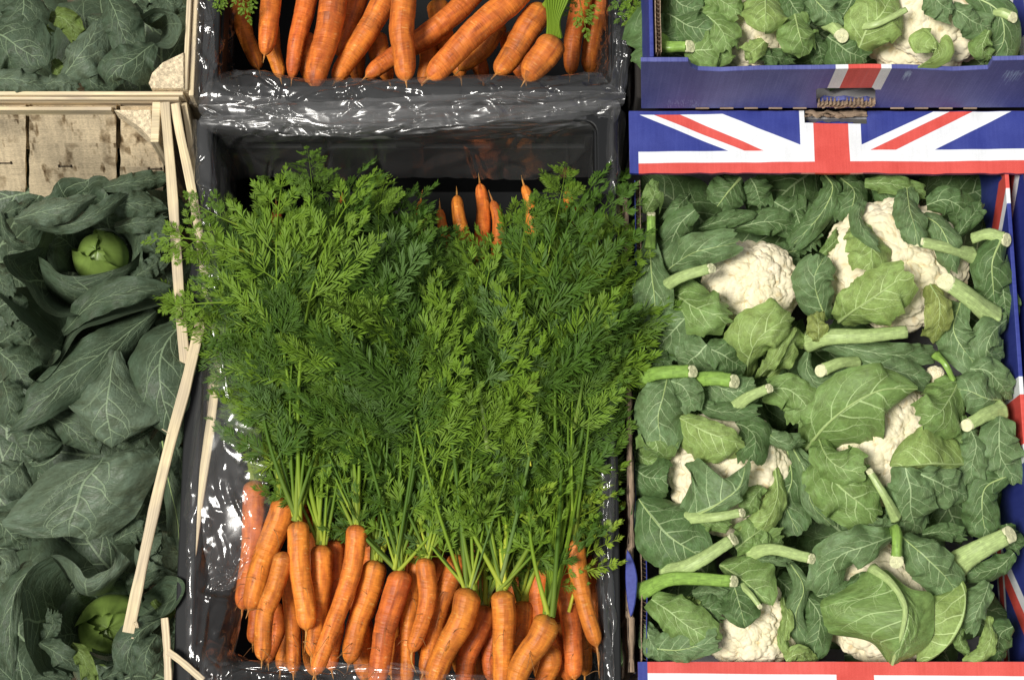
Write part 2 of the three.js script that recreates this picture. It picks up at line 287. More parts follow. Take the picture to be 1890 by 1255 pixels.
const sideMap = canvasTexture(1024, 512, (g, w, h) => {         // inner face of the long wall: a flag across its length (u), height v
  poly(g, INK.blue, [[0, 0], [w, 0], [w, h], [0, h]]);
  poly(g, INK.white, [[0, 0], [60, 0], [470, 512], [400, 512]]); poly(g, INK.red, [[0, 60], [0, 0], [26, 0], [440, 512], [415, 512]]);
  poly(g, INK.white, [[1024, 0], [950, 0], [560, 512], [640, 512]]); poly(g, INK.red, [[1024, 30], [1024, 0], [990, 0], [590, 512], [615, 512]]);
  poly(g, INK.white, [[440, 0], [620, 0], [620, 512], [440, 512]]); poly(g, INK.red, [[478, 0], [582, 0], [582, 512], [478, 512]]);
  poly(g, INK.white, [[0, 235], [1024, 235], [1024, 300], [0, 300]]); poly(g, INK.red, [[0, 250], [1024, 250], [1024, 286], [0, 286]]);
  paper(g, w, h, 21, 10);
});
const sideMat = std({ map: sideMap, roughness: 0.55 });
const bluePrint = std({ map: tile(canvasTexture(256, 256, (g, w, h) => { poly(g, INK.blue, [[0, 0], [w, 0], [w, h], [0, h]]); paper(g, w, h, 5, 14); }), 5, 5), roughness: 0.6 });
const greyBoard = std({ map: tile(texture(128, 128, (x, y) => { const k = 1 + 0.06 * fbm(x / 8, y / 8, 2, 3) + 0.03 * noise(x, y); return [176 * k, 174 * k, 176 * k]; }), 6, 6), roughness: 0.85 });
function setUV(g, f) { const p = g.attributes.position, uv = g.attributes.uv; for (let i = 0; i < p.count; i++) { const t = f(p.getX(i), p.getY(i), p.getZ(i)); uv.setXY(i, t[0], t[1]); } return g; }
// corrugated board seen on its edge: two liners and a wavy flute between them, along z, standing (thickness along x)
function corrugated(parent, x, y0, y1, z0, z1, th, linerA, linerB, seed = 0) {
  const l = 0.0006, r = rng(seed + 2);
  const wob = (g) => { const p = g.attributes.position; for (let i = 0; i < p.count; i++) { const z = p.getZ(i), y = p.getY(i); p.setX(i, p.getX(i) + 0.0011 * noise(z * 14 + seed * 9, 3)); if (y > (y0 + y1) / 2) p.setY(i, y + 0.0016 * noise(z * 60, seed)); } g.computeVertexNormals(); return g; };
  const wall = (xa, xb) => { const g = gridGeo(1, 80, (u, v) => V(xa, u ? y1 : y0, lerp(z0, z1, v)), (u, v) => [u * (y1 - y0), v * (z1 - z0)]), h = gridGeo(1, 80, (u, v) => V(xb, u ? y1 : y0, lerp(z0, z1, v)), (u, v) => [u * (y1 - y0), v * (z1 - z0)]), t = gridGeo(1, 80, (u, v) => V(u ? xb : xa, y1, lerp(z0, z1, v)), (u, v) => [u * 0.001, v * (z1 - z0)]); return wob(mergeGeometries([g, h, t])); };
  part('liner', wall(x, x + l), linerA, parent); part('liner', wall(x + th - l, x + th), linerB, parent);
  const n = Math.round((z1 - z0) / 0.0016), m = 3;
  part('flute', wob(gridGeo(1, n * m, (u, v) => V(x + th / 2 + (th / 2 - l) * Math.sin(v * n * 2.6), u ? y1 - 0.0012 : y0, lerp(z0, z1, v)), (u, v) => [u * 0.05, v * (z1 - z0)])), kraft, parent);
}
let carton;
{ // the lower carton
  const c = thing('carton', 'cardboard carton with a flag printed flange, filled with six cauliflowers', 'carton', 'flag printed cartons');
  const xL = P(1176, 330).x, xR = P(1889, 330).x, zB = P(0, 206).z, zI = P(0, 321).z, zJ = P(0, 1222).z, zF = zJ + (zI - zB), y1 = RIM, y0 = BENCH + 0.001;
  carton = { xL, xR, zB, zI, zJ, zF };
  part('floor', box(xL, xR, y0, y0 + 0.004, zB, zF), greyBoard, c);
  part('end_panel', box(xL, xR, y0 + 0.004, y1 - 0.006, zB + 0.001, zB + 0.005), greyBoard, c, 'plain grey inner end panel');
  part('end_panel', box(xL, xR, y0 + 0.004, y1 - 0.006, zF - 0.005, zF - 0.001), greyBoard, c);
  const bend = (x, z) => 0.0012 * noise(x * 18, z * 30) + 0.0006 * noise(x * 60, 7);
  const hx0 = P(1484, 210).x, hx1 = P(1601, 210).x, hz = P(0, 229).z, x0f = P(1161, 215).x, x1f = xR + 0.012;
  const uvf = (x, z, f) => [(x - x0f) / (x1f - x0f) , f ? 1 - (zF - z) / (zF - zJ) : 1 - (z - zB) / (zI - zB)];
  // flange with hand hole: three rectangles around the hole, one sheet
  const flange = (back) => {
    const za = back ? zB : zJ, zb = back ? zI : zF, gs = [];
    const rects = back ? [[x0f, hx0, za, zb], [hx1, x1f, za, zb], [hx0, hx1, hz, zb]] : [[x0f, x1f, za, zb]];
    for (const [a, b, d, e] of rects) for (const top of [1, 0]) gs.push(gridGeo(Math.max(4, Math.round((b - a) / 0.006)), 10, (u, v) => { const x = lerp(a, b, u), z = lerp(d, e, v); return V(x, y1 + bend(x, z) + (top ? 0.002 : -0.002) + 0.0006 * noise(x * 40, z * 40), z + (v === 1 && back ? 0.0006 * noise(x * 90, 2) : 0)); }, (u, v) => uvf(lerp(a, b, u), lerp(d, e, v), !back)));
    for (const [a, b, d, e] of rects) { const zed = back ? e : d; gs.push(gridGeo(Math.max(4, Math.round((b - a) / 0.006)), 1, (u, v) => { const x = lerp(a, b, u); return V(x, y1 + bend(x, zed) + (v ? 0.002 : -0.002), zed + (back ? 0.0006 * noise(x * 90, 2) : 0)); }, (u) => uvf(lerp(a, b, u), zed, !back))); }
    return mergeGeometries(gs);
  };
  part('flange', flange(true), flagMat, c, 'flange printed with half a flag and a torn hand hole');
  part('flange', flange(false), flagMat, c);
  part('flange_liner', box(x0f + 0.002, hx0 - 0.002, y1 - 0.0062, y1 - 0.0036, zB + 0.006, zI - 0.002), kraft, c);
  part('flange_liner', box(hx1 + 0.002, x1f - 0.002, y1 - 0.0062, y1 - 0.0036, zB + 0.006, zI - 0.002), kraft, c);
  // torn flap in the hand hole
  const torn = (xa, xb, za, y, seed, mat, parent, name) => part(name, gridGeo(40, 5, (u, v) => { const x = lerp(xa, xb, u); return V(x, y + 0.003 * Math.sin(v * 3) + 0.0018 * noise(x * 150, seed), za + v * (0.0045 + 0.003 * noise(x * 90, seed + 3)) + 0.001 * noise(x * 300, seed)); }, (u, v) => [u * (xb - xa), v * 0.01]), mat, parent);
  torn(hx0 + 0.001, hx1 - 0.001, zB - 0.0005, y1 + 0.001, 4, kraft, c, 'torn_flap');
  torn(hx0 + 0.002, hx1 - 0.012, zB + 0.006, y1 - 0.012, 9, bluePrint, c, 'torn_flap');
  part('tear_edge', tube([...Array(14).keys()].map((k) => V(lerp(hx0, hx1, k / 13), y1 + 0.0025 + 0.0012 * noise(k * 1.7, 3), zB + 0.0045 + 0.002 * noise(k * 0.9, 8))), (s) => 0.0014 + 0.0006 * noise(s * 40, 2), { rings: 50, sides: 5 }), kraft, c);
  // long walls
  part('side_panel', setUV(box(xR - 0.016, xR - 0.012, y0 + 0.004, y1 - 0.002, zI - 0.05, zF - 0.006, 0.0008), (x, y, z) => [(z - zI) / (zJ - zI), (y - y0) / (y1 - y0)]), sideMat, c, 'inner side wall printed with a dark flag');
  { // the right wall leans outward: sheet from the foot to the rim
    const g = gridGeo(8, 60, (u, v) => { const z = lerp(zI - 0.045, zF, v); return V(lerp(xR - 0.012, xR + 0.001, u) + 0.0015 * noise(z * 9, u * 2), lerp(y0, y1 + 0.001, u), z); }, (u, v) => [v, u]);
    part('side_panel', g, sideMat, c, 'inner side wall printed with a dark flag');
    const e = (z0, z1, s) => corrugated(c, xR + 0.0012, y1 - 0.06, y1 + 0.001, z0, z1, 0.0042, kraft, bluePrint, s);
    e(zI + 0.001, P(0, 640).z, 31); e(P(0, 660).z, zJ, 32);
  }
  // left wall: outer board with a torn top edge, inner corner posts of corrugated board, a blue tab
  const oL = P(1161, 640).x, zs = P(0, 340).z, ze = P(0, 1240).z;
  const ztab0 = P(0, 1012).z, ztab1 = P(0, 1138).z;
  { const pos = (z) => oL + 0.003 * noise(z * 7, 4) + (z > ztab0 && z < ztab1 ? -0.0015 : 0), w = (z) => 0.0028 + 0.0009 * noise(z * 70, 6), y = (z) => y1 - 0.004 + 0.0035 * noise(z * 22, 2) + 0.001 * noise(z * 160, 5);
    part('outer_wall', gridGeo(4, 220, (u, v) => { const z = lerp(zs, ze, v), e = [-1, -1, 0, 1, 1][u * 4], f = [0, 1, 1, 1, 0][u * 4]; return V(pos(z) + e * w(z), f ? y(z) + (u === 0.5 ? 0.0012 * noise(z * 200, 3) : 0) : y0, z); }, (u, v) => [v * (ze - zs), u * 0.05]), kraft, c, 'outer cardboard wall with a torn brown edge');
    part('outer_liner', gridGeo(1, 160, (u, v) => { const z = lerp(zs + 0.02, ze, v); return V(pos(z) + w(z) + 0.0009, u ? y(z) - 0.002 + 0.003 * noise(z * 31, 8) : y0, z); }, (u, v) => [v * (ze - zs), u * 0.1]), bluePrint, c);
  }
  corrugated(c, xL - 0.0025, y0, y1 - 0.004, P(0, 330).z, P(0, 577).z, 0.0052, bluePrint, kraft, 1);
  corrugated(c, xL - 0.002, y0, y1 - 0.006, P(0, 990).z, P(0, 1240).z, 0.0052, kraft, bluePrint, 2);
  { const s = new THREE.Shape(), a = P(1162, 1016, 3), b = P(1163, 1137, 3), m = P(1177, 1070, 3), w = m.x - a.x; // oval tab
    s.moveTo(-0.001, 0); s.quadraticCurveTo(w * 0.9, -0.012, w, -(b.z - a.z) * 0.45); s.quadraticCurveTo(w * 0.8, -(b.z - a.z) * 0.85, 0.001, -(b.z - a.z)); s.quadraticCurveTo(-0.005, -(b.z - a.z) * 0.5, -0.001, 0);
    const g = new THREE.ExtrudeGeometry(s, { depth: 0.003, bevelEnabled: true, bevelSize: 0.0006, bevelThickness: 0.0006, bevelSegments: 1 }); g.rotateX(-Math.PI / 2); g.rotateZ(0.25); g.translate(a.x, a.y - 0.004, a.z);
    part('tab', boxUV(g), bluePrint, c, 'rounded blue cardboard tab'); }
}
{ // the upper carton stands on a riser
  const c = thing('carton', 'blue fronted cardboard carton with a handle hole, holding two cauliflowers', 'carton', 'flag printed cartons');
  const zP = P(0, 203, 4).z + 0.0005, mid = P(1500, 203, 4);
  const onPanel = (px, py) => { const d = P(px, py), t = (zP - eye.z) / (d.z - eye.z); return V(lerp(eye.x, d.x, t), lerp(eye.y, d.y, t), zP); };
  const bl = onPanel(1184, 200), tl = onPanel(1186, 113), xr = bl.x + 0.385, yb = bl.y, yt = tl.y, zB = zP - 0.4;
  structure('riser', box(bl.x - 0.004, 1.2, BENCH + 0.001, yb - 0.003, -1.1, zP - 0.012, 0.003), std({ color: 0x26221f, roughness: 0.9 }));
  const s = new THREE.Shape(), X = (px, py) => { const q = onPanel(px, py); return [q.x, q.y]; };
  const out = [[1185, 200], [1184, 114], [1270, 114], [1276, 124], [1288, 130], [1330, 132], [1400, 129], [1510, 128], [1605, 126], [1680, 127], [1760, 131], [1825, 128], [1834, 112], [1930, 110], [1930, 198]];
  out.forEach((p, i) => i ? s.lineTo(...X(...p)) : s.moveTo(...X(...p))); s.closePath();
  const h = new THREE.Path(); [[1508, 192], [1507, 166], [1512, 163], [1612, 162], [1617, 167], [1617, 190], [1600, 185], [1585, 189], [1560, 184], [1540, 187], [1522, 184]].forEach((p, i) => i ? h.lineTo(...X(...p)) : h.moveTo(...X(...p))); h.closePath(); s.holes.push(h);
  const g = new THREE.ExtrudeGeometry(s, { depth: 0.0035, bevelEnabled: true, bevelSize: 0.0004, bevelThickness: 0.0004, bevelSegments: 1 }); g.translate(0, 0, zP - 0.004);
  part('front_panel', setUV(g, (x, y) => [(x - bl.x) / (xr + 0.012 - bl.x), (y - yb) / (yt - yb)]), frontMat, c, 'scuffed blue front panel with a red and white bar over its hand hole');
  for (let k = 0; k < 12; k++) { const px = 1296 + k * 45; if (px > 1490 && px < 1625) continue; const q = onPanel(px, 198.5); part('crease_cut', box(q.x - 0.006, q.x + 0.007, q.y - 0.0012, q.y + 0.0002, zP - 0.0005, zP + 0.0012, 0.0005), kraft, c); }
  part('floor', box(bl.x + 0.002, xr, yb - 0.002, yb + 0.002, zB, zP - 0.006), greyBoard, c);
  part('side_panel', box(bl.x, bl.x + 0.004, yb + 0.003, yt - 0.004, zB, zP - 0.006), bluePrint, c);
  corrugated(c, bl.x + 0.005, yb + 0.003, yt - 0.002, zB, zP - 0.01, 0.005, kraft, kraft, 5);
  part('side_panel', setUV(gridGeo(4, 30, (u, v) => V(lerp(xr - 0.035, xr - 0.02, u), lerp(yb + 0.002, yt, u), lerp(zB, zP - 0.008, v)), (u, v) => [v, u]), (x, y, z) => [(z - zB) / 0.8, (y - yb) / (yt - yb)]), sideMat, c);
  part('outer_wall', box(xr - 0.012, xr - 0.006, yb + 0.003, yt, zB, zP - 0.006), bluePrint, c);
  torn2(c, onPanel);
}
function torn2(c, onPanel) {
  const a = onPanel(1510, 188), b = onPanel(1616, 186), n = 40;
  part('torn_flap', gridGeo(n, 4, (u, v) => V(lerp(a.x, b.x, u), a.y - 0.001 - v * 0.005 + 0.0025 * noise(u * 12, 3) + 0.001 * noise(u * 40, 5), a.z + 0.0018 + 0.002 * Math.sin(v * 2.5) + 0.0015 * noise(u * 18, v * 3)), (u, v) => [u * 0.06, v * 0.01]), kraft, c, 'torn cardboard flap below the hand hole');
  corrugatedEdge(c, a, b);
}
function corrugatedEdge(c, a, b) { part('flute', gridGeo(90, 1, (u, v) => V(lerp(a.x, b.x, u), a.y + 0.001 + 0.0022 * Math.sin(u * 90) + 0.002 * noise(u * 12, 3), a.z - 0.003 + v * 0.007), (u, v) => [u * 0.06, v * 0.01]), kraft, c); }
// ---------- carrots ----------
const carrotMap = texture(512, 1024, (x, y) => {                // u round the root, v along it (0.2 m): fine cross lines and lenticels on orange
  const a = x / 512 * 6.283, s = Math.sin(a), c = Math.cos(a), v = y / 1024;
  const band = fbm(s * 0.6 + 3, c * 0.6, v * 26, 3), line = noise(s * 1.6, c * 1.6 + 8, v * 210), spot = fbm(s * 3, c * 3 + 20, v * 14, 4), cut = Math.max(0, noise(s * 2.6 + 9, c * 2.6, v * 150) - 0.62) * 2;
  const soil = Math.max(0, fbm(s * 2 + 30, c * 2, v * 9, 4) - 0.2) * 1.6, k = 1 + band * 0.14 + line * 0.05 + spot * 0.22 - soil * 0.32;
  return [226 * k + cut * 22 - 5, 124 * k + cut * 66 + spot * 14, 50 * k + cut * 66 + soil * 14];
});
const carrotBump = texture(512, 1024, (x, y) => { const a = x / 512 * 6.283, s = Math.sin(a), c = Math.cos(a), v = y / 1024; return 130 + 80 * fbm(s * 0.8, c * 0.8, v * 60, 3) - 110 * Math.max(0, noise(s * 1.8 + 9, c * 1.8, v * 170) - 0.45); }, false);
const carrotMat = phys({ map: carrotMap, bumpMap: carrotBump, bumpScale: 0.0016, roughness: 0.52, vertexColors: true, specularIntensity: 0.7 });
const hairMat = std({ color: 0xb98a55, roughness: 0.8 });
function carrotRoot(pts, w, { seed = 1, blunt = 0.8, tail = 0.012, knob = 1 } = {}) {
  // pts: world points crown to tip; w: widest diameter (m)
  const r = rng(seed), c = new THREE.CatmullRomCurve3(pts, false, 'centripetal'), L = c.getLength(), rings = 96, sides = 22, pos = [], uv = [], idx = [], col = [], R = w / 2;
  const o = r() * 9, tintR = 0.82 + r() * 0.24, tintG = tintR * (0.82 + r() * 0.3), brown = r() * 0.5, green = r() < 0.3 ? 0.5 : 0;
  const wig = [r() * 0.0025, r() * 6, r() * 0.0025, r() * 6];
  let n = null;
  for (let j = 0; j <= rings; j++) {
    const s = j / rings, f = Math.min(s, 1), p = c.getPointAt(f), t = c.getTangentAt(f);
    if (!n) n = V(0, 1, 0); n.addScaledVector(t, -n.dot(t)).normalize(); const b = t.clone().cross(n);
    p.addScaledVector(b, wig[0] * Math.sin(s * 7 + wig[1])).addScaledVector(n, wig[2] * Math.sin(s * 9 + wig[3]));
    const dist = s * L;                                         // shoulder, taper, blunt end, thread-like tail
    const sh = dist < R * 0.9 ? Math.sqrt(Math.max(0.02, 1 - Math.pow(1 - dist / (R * 0.9), 2.4))) : 1;
    const body = L - tail, q = clamp(dist / body, 0, 1), endl = R * 1.5;
    let rad = R * sh * (1 - (1 - blunt) * Math.pow(q, 1.5));
    if (dist > body - endl) rad *= Math.sqrt(Math.max(0, 1 - Math.pow(clamp((dist - body + endl) / endl, 0, 1), 2.6)));
    rad = Math.max(rad, 0.0011 * (1 - Math.max(0, dist - body) / Math.max(tail, 1e-4) * 0.85));
    for (let i = 0; i <= sides; i++) {
      const a = i / sides * Math.PI * 2, ca = Math.cos(a), sa = Math.sin(a);
      const lump = 1 + 0.05 * noise(ca * 0.9 + o, sa * 0.9, dist * 34) + 0.035 * noise(ca * 0.4 + o, sa * 0.4, dist * 130) - 0.05 * Math.max(0, noise(o + ca * 0.7, sa * 0.7, dist * 260) - 0.35);
      const rr = rad * lump;
      const cr = j === 0 ? 0.0 : 0;
      pos.push(p.x + n.x * ca * rr + b.x * sa * rr, p.y + n.y * ca * rr + b.y * sa * rr, p.z + n.z * ca * rr + b.z * sa * rr);
      uv.push(i / sides + o, dist / 0.2 + o);
      const crown = smoothstep(1 - dist / (R * 1.1), 0, 1) * (0.35 + brown), tl = smoothstep(dist, body - 0.004, body + 0.004);
      let cR = tintR, cG = tintG, cB = tintR; cR = lerp(cR, 0.42, crown * 0.8); cG = lerp(cG, green ? 0.85 : 0.62, crown * 0.8); cB = lerp(cB, 0.9, crown * 0.8);
      cR = lerp(cR, 0.75, tl); cG = lerp(cG, 1.3, tl); cB = lerp(cB, 2, tl);
      col.push(cR, cG, cB);
      if (j < rings && i < sides) { const k = j * (sides + 1) + i, m = k + sides + 1; idx.push(k, m, k + 1, m, m + 1, k + 1); }
    }
  }
  const k0 = pos.length / 3, p0 = c.getPointAt(0).addScaledVector(c.getTangentAt(0), 0.001); pos.push(p0.x, p0.y, p0.z); uv.push(0, o); col.push(0.35, 0.5, 0.7);
  for (let i = 0; i < sides; i++) idx.push(k0, i, i + 1);
  return geo(pos, uv, idx, col);
}

// ---------- carrot leaves: a stalk with a three times divided blade ----------
function frond(seed, { stalk = 0.17, blade = 0.17, width = 0.5, pairs = 7, droop = 0.25, open = 1 } = {}) {
  const r = rng(seed), pos = [], idx = [], col = [], J = (a) => (r() - 0.5) * 2 * a, L = stalk + blade;
  const bendX = J(0.05), lift = 0.10 + J(0.05);
  const axis = (d) => { const s = d / L; return V(bendX * s * s * L * 2, d * (1 - 0.1 * s), lift * L * Math.sin(s * Math.PI * 0.62) - droop * L * s * s * s); };
  const tri = (a, b, c, k) => { const o = pos.length / 3; for (const p of [a, b, c]) { pos.push(p.x, p.y, p.z); col.push(...k); } idx.push(o, o + 1, o + 2); };
  const quad = (a, b, c, d, k) => { const o = pos.length / 3; for (const p of [a, b, c, d]) { pos.push(p.x, p.y, p.z); col.push(...k); } idx.push(o, o + 1, o + 2, o, o + 2, o + 3); };
  // stalk: five sided, pale at its foot
  const sides = 5, n = 22; let base = 0;
  for (let j = 0; j <= n; j++) {
    const d = j / n * L * 0.985, p = axis(d), rad = lerp(0.0021, 0.0005, Math.pow(j / n, 0.8)), pale = smoothstep(0.05 - d, 0, 0.05);
    for (let i = 0; i < sides; i++) { const a = i / sides * 6.283; pos.push(p.x + Math.cos(a) * rad, p.y, p.z + Math.sin(a) * rad); col.push(1.35 + pale * 1.6, 1.3 + pale * 0.7, 1.1 + pale * 1.6); }
    if (j < n) for (let i = 0; i < sides; i++) { const k = base + j * sides + i, k2 = base + j * sides + (i + 1) % sides; idx.push(k, k2, k + sides, k + sides, k2, k2 + sides); }
  }
  const seg = (p, dir, nrm, len, wid, k) => {                   // a pointed leaf segment, folded along its middle
    const side = dir.clone().cross(nrm).normalize(), m = p.clone().addScaledVector(dir, len * 0.55), tip = p.clone().addScaledVector(dir, len).addScaledVector(nrm, J(len * 0.25));
    quad(p, m.clone().addScaledVector(side, wid).addScaledVector(nrm, wid * 0.35), tip, m.clone().addScaledVector(side, -wid).addScaledVector(nrm, wid * 0.35), k);
  };
  const rib = (a, b, w, nrm, k) => { const d = b.clone().sub(a).normalize(), s = d.cross(nrm).normalize().multiplyScalar(w); quad(a.clone().sub(s), a.clone().add(s), b.clone().addScaledVector(s, 0.5), b.clone().addScaledVector(s, -0.5), k); };
  const turned = (dir, nrm, ang, twist) => { const d = dir.clone().applyAxisAngle(nrm, ang), m = nrm.clone().applyAxisAngle(d, twist); return [d, m]; };
  function pinnule(p, dir, nrm, len) {                          // lobed leaflet
    const g = 0.88 + r() * 0.26, k = [g, g * (0.97 + r() * 0.06), g];
    const e = p.clone().addScaledVector(dir, len * 0.62).addScaledVector(nrm, J(len * 0.12)); rib(p, e, 0.00035, nrm, k);
    const m = len > 0.018 ? 4 : len > 0.011 ? 3 : 2, sl = clamp(len * 0.6, 0.0065, 0.012);
    for (let i = 0; i < m; i++) for (const s of [-1, 1]) { const [d, q] = turned(dir, nrm, s * (0.5 + J(0.14)), J(0.8)); seg(p.clone().lerp(e, (i + 0.25) / (m + 0.1)), d, q, sl * (1.15 - i * 0.12 + J(0.15)), 0.00075 + r() * 0.0004, k); }
    seg(e, dir, nrm, sl * 1.05, 0.0009, k);
    for (const s of [-1, 1]) { const [d, q] = turned(dir, nrm, s * 0.42, J(0.3)); seg(e.clone().lerp(p, 0.06), d, q, sl * 0.85, 0.0008, k); }
  }
  function pinna(p, dir, nrm, len) {
    const m = Math.max(2, Math.round(len / 0.0155)), bow = J(0.15), curve = (f) => p.clone().addScaledVector(dir, len * f).addScaledVector(nrm, len * (bow * f - 0.2 * f * f));
    for (let i = 0; i < 3; i++) rib(curve(i / 3), curve((i + 1) / 3), 0.00055 - i * 0.00012, nrm, [1.2, 1.15, 1]);
    for (let i = 0; i < m; i++) for (const s of [-1, 1]) { const f = (i + 0.75 + J(0.15)) / (m + 0.6), [d, q] = turned(dir, nrm, s * (0.72 - f * 0.25 + J(0.14)), J(0.45)); pinnule(curve(f), d, q, Math.max(0.0085, len * 0.5 * Math.pow(1 - f * 0.8, 0.9) * (0.85 + r() * 0.3))); }
    pinnule(curve(0.95), dir, nrm, 0.011);
  }
  for (let i = 0; i < pairs; i++) {
    const f = i / pairs, d = stalk + blade * Math.pow(f, 0.85), p = axis(d), t = axis(d + 0.004).sub(p).normalize(), nrm = V(0, 0, 1).addScaledVector(t, -t.z).normalize();
    for (const s of [-1, 1]) { const len = blade * width * Math.pow(1 - f * 0.92, 0.85) * (0.85 + r() * 0.3), [dd, q] = turned(t, nrm, s * open * (0.88 - f * 0.25 + J(0.15)), J(0.65)); dd.addScaledVector(nrm, J(0.3)).normalize(); q.addScaledVector(dd, -q.dot(dd)).normalize(); pinna(p.clone().addScaledVector(t, s * 0.0015), dd, q, Math.max(0.012, len)); }
  }
  { const p = axis(L * 0.985), t = p.clone().sub(axis(L * 0.96)).normalize(); pinna(p, t, V(0, 0, 1).addScaledVector(t, -t.z).normalize(), 0.024); }
  const g = geo(pos, null, idx, col); g.userData.chord = axis(L).length(); return g;
}
const FRONDS = [], SHORT = [];
for (let k = 0; k < 9; k++) FRONDS.push(frond(100 + k, { stalk: 0.12 + (k % 3) * 0.03, blade: 0.15 + (k % 4) * 0.014, width: 0.46 + (k % 2) * 0.08, pairs: 7 + k % 2, droop: 0.12 + (k % 3) * 0.09 }));
for (let k = 0; k < 4; k++) SHORT.push(frond(200 + k, { stalk: 0.045, blade: 0.075, width: 0.5, pairs: 4, droop: 0.2 }));
const leafMats = [[0.092, 0.18, 0.013], [0.06, 0.132, 0.011], [0.145, 0.255, 0.018], [0.088, 0.168, 0.036], [0.235, 0.345, 0.027]].map(([r, g, b]) => phys({ color: new THREE.Color().setRGB(r, g, b), vertexColors: true, roughness: 0.62, transmission: 0.16, thickness: 0, specularIntensity: 0.6 }));
function placeFrond(parent, g, from, to, roll, mat, name = 'leaf') {
  const d = to.clone().sub(from), y = d.clone().normalize(), z = V(0, 1, 0).addScaledVector(y, -y.y).normalize().applyAxisAngle(y, roll), x = y.clone().cross(z), s = d.length() / g.userData.chord;
  const m = part(name, g, mat, parent); m.applyMatrix4(new THREE.Matrix4().makeBasis(x, y, z).scale(V(s, s, s)).setPosition(from)); return m;
}
const rc = rng(77);
const tops = (x) => {                                           // upper outline of the heap of leaves in the photograph (pixels)
  const k = [[300, 420], [360, 365], [430, 345], [500, 300], [580, 262], [650, 285], [720, 320], [780, 395], [840, 470], [900, 395], [960, 330], [1010, 300], [1060, 290], [1110, 330], [1150, 410], [1180, 560]];
  for (let i = 1; i < k.length; i++) if (x <= k[i][0]) return lerp(k[i - 1][1], k[i][1], clamp((x - k[i - 1][0]) / (k[i][0] - k[i - 1][0]), 0, 1));
  return 500;
};
const heap = (x, y) => 22 * Math.sin(clamp((x - 330) / 830, 0, 1) * Math.PI) * smoothstep(1000 - y, 0, 330);   // mm above the rim
function bunchedCarrot(pts, wpx, layer, o = {}) {
  const { leaves = 10, label, blunt = 0.74, tail = 0.008, tops: leafy = true } = o, seed = Math.round(pts[0][0] * 3 + pts[0][1]);
  const c = thing('carrot', label ?? (leafy ? 'bunched orange carrot with its leafy green top, in the film lined crate' : 'orange carrot wedged under the bunched ones in the lined crate'), 'carrot', leafy ? 'bunched carrots with tops' : 'carrots under the bunches');
  if (!o.tail) { const a = pts.at(-2), b = pts.at(-1), l = Math.hypot(b[0] - a[0], b[1] - a[1]); pts[pts.length - 1] = [b[0] + (b[0] - a[0]) / l * 24, b[1] + (b[1] - a[1]) / l * 24]; }
  const h = (k) => -72 + layer * 17 - k * (o.dip ?? 10);
  const w = pts.map(([x, y, m], i) => P(x, y, m ?? h(i / (pts.length - 1)))), W = wpx / 2000 * 1.02;
  part('root', carrotRoot(w, W, { seed, blunt, tail }), carrotMat, c);
  { const rr = rng(seed + 9), cv = new THREE.CatmullRomCurve3(w); for (let k = 0; k < 3; k++) { const p = cv.getPoint(0.35 + rr() * 0.6), e = V(rr() - 0.5, 0.25, rr() - 0.3).normalize(); part('rootlet', tube([p.clone().add(V(0, W * 0.42, 0)), p.clone().add(V(0, W * 0.5, 0)).addScaledVector(e, 0.006), p.clone().add(V(0, W * 0.46, 0)).addScaledVector(e, 0.009 + rr() * 0.01).add(V((rr() - 0.5) * 0.006, -0.002, 0.004))], (s) => 0.00035 - s * 0.0002, { rings: 8, sides: 4 }), hairMat, c); } }
  if (!leafy) return c;
  const [x, y] = pts[0], crown = w[0], up = w[0].clone().sub(w[1]).normalize();
  for (let k = 0; k < leaves; k++) {                             // leaf tips spread through the heap, mostly straight up from the crown
    let tx = x + (rc() - 0.5) * 2 * 150, depth = rc(); if (rc() < 0.12) tx += (rc() - 0.5) * 200;
    tx = clamp(tx, 430 + rc() * 30, 1050 + rc() * 20); const top = tops(tx) + 20, ty = lerp(top, y - 150, Math.pow(depth, 1.15)) + rc() * 20;
    if (Math.abs(tx - 845) < 50 && ty < 500) continue;
    const from = crown.clone().addScaledVector(up, -0.001).add(V((rc() - 0.5) * W * 0.42, (rc() - 0.5) * 0.004, (rc() - 0.5) * 0.003));
    const tip = P(tx, ty, heap(tx, ty) - 30 * rc() + (rc() < 0.3 ? 14 : 0));
    placeFrond(c, from.distanceTo(tip) < 0.16 ? SHORT[Math.floor(rc() * 4)] : FRONDS[Math.floor(rc() * FRONDS.length)], from, tip, (rc() - 0.5) * 1.5, leafMats[[0, 0, 0, 1, 1, 1, 2, 2, 2, 3][Math.floor(rc() * 10)]]);
  }
  for (let k = 0; k < (o.young ?? 4); k++) { const tx = clamp(x + (rc() - 0.5) * 150, 470, 1090), ty = y - 90 - rc() * 190; placeFrond(c, SHORT[Math.floor(rc() * SHORT.length)], crown.clone().addScaledVector(up, 0.0005).add(V((rc() - 0.5) * W * 0.3, 0, 0)), P(tx, ty, -22 + rc() * 34), (rc() - 0.5) * 1.4, leafMats[[0, 1, 2, 2, 4][Math.floor(rc() * 5)]]); }
  if (o.bare) for (let k = 0; k < 8; k++) part('stalk', tube([crown.clone().add(V((k - 3.5) * 0.0012, 0, 0.001)), P(x + 8 + (k - 3.5) * 3.2, y - 60, 16), P(x + 22 + (k - 3.5) * 5, y - 140 - (k % 3) * 12, 22), P(x + 34 + (k - 3.5) * 9, y - 230 - (k % 4) * 22, 8)], (s) => 0.0018 - s * 0.0007, { rings: 14, sides: 6, col: (s) => [1.7 - s * 0.6, 1.45 - s * 0.3, 1.6 - s * 0.6] }), leafMats[2], c);
  return c;
}
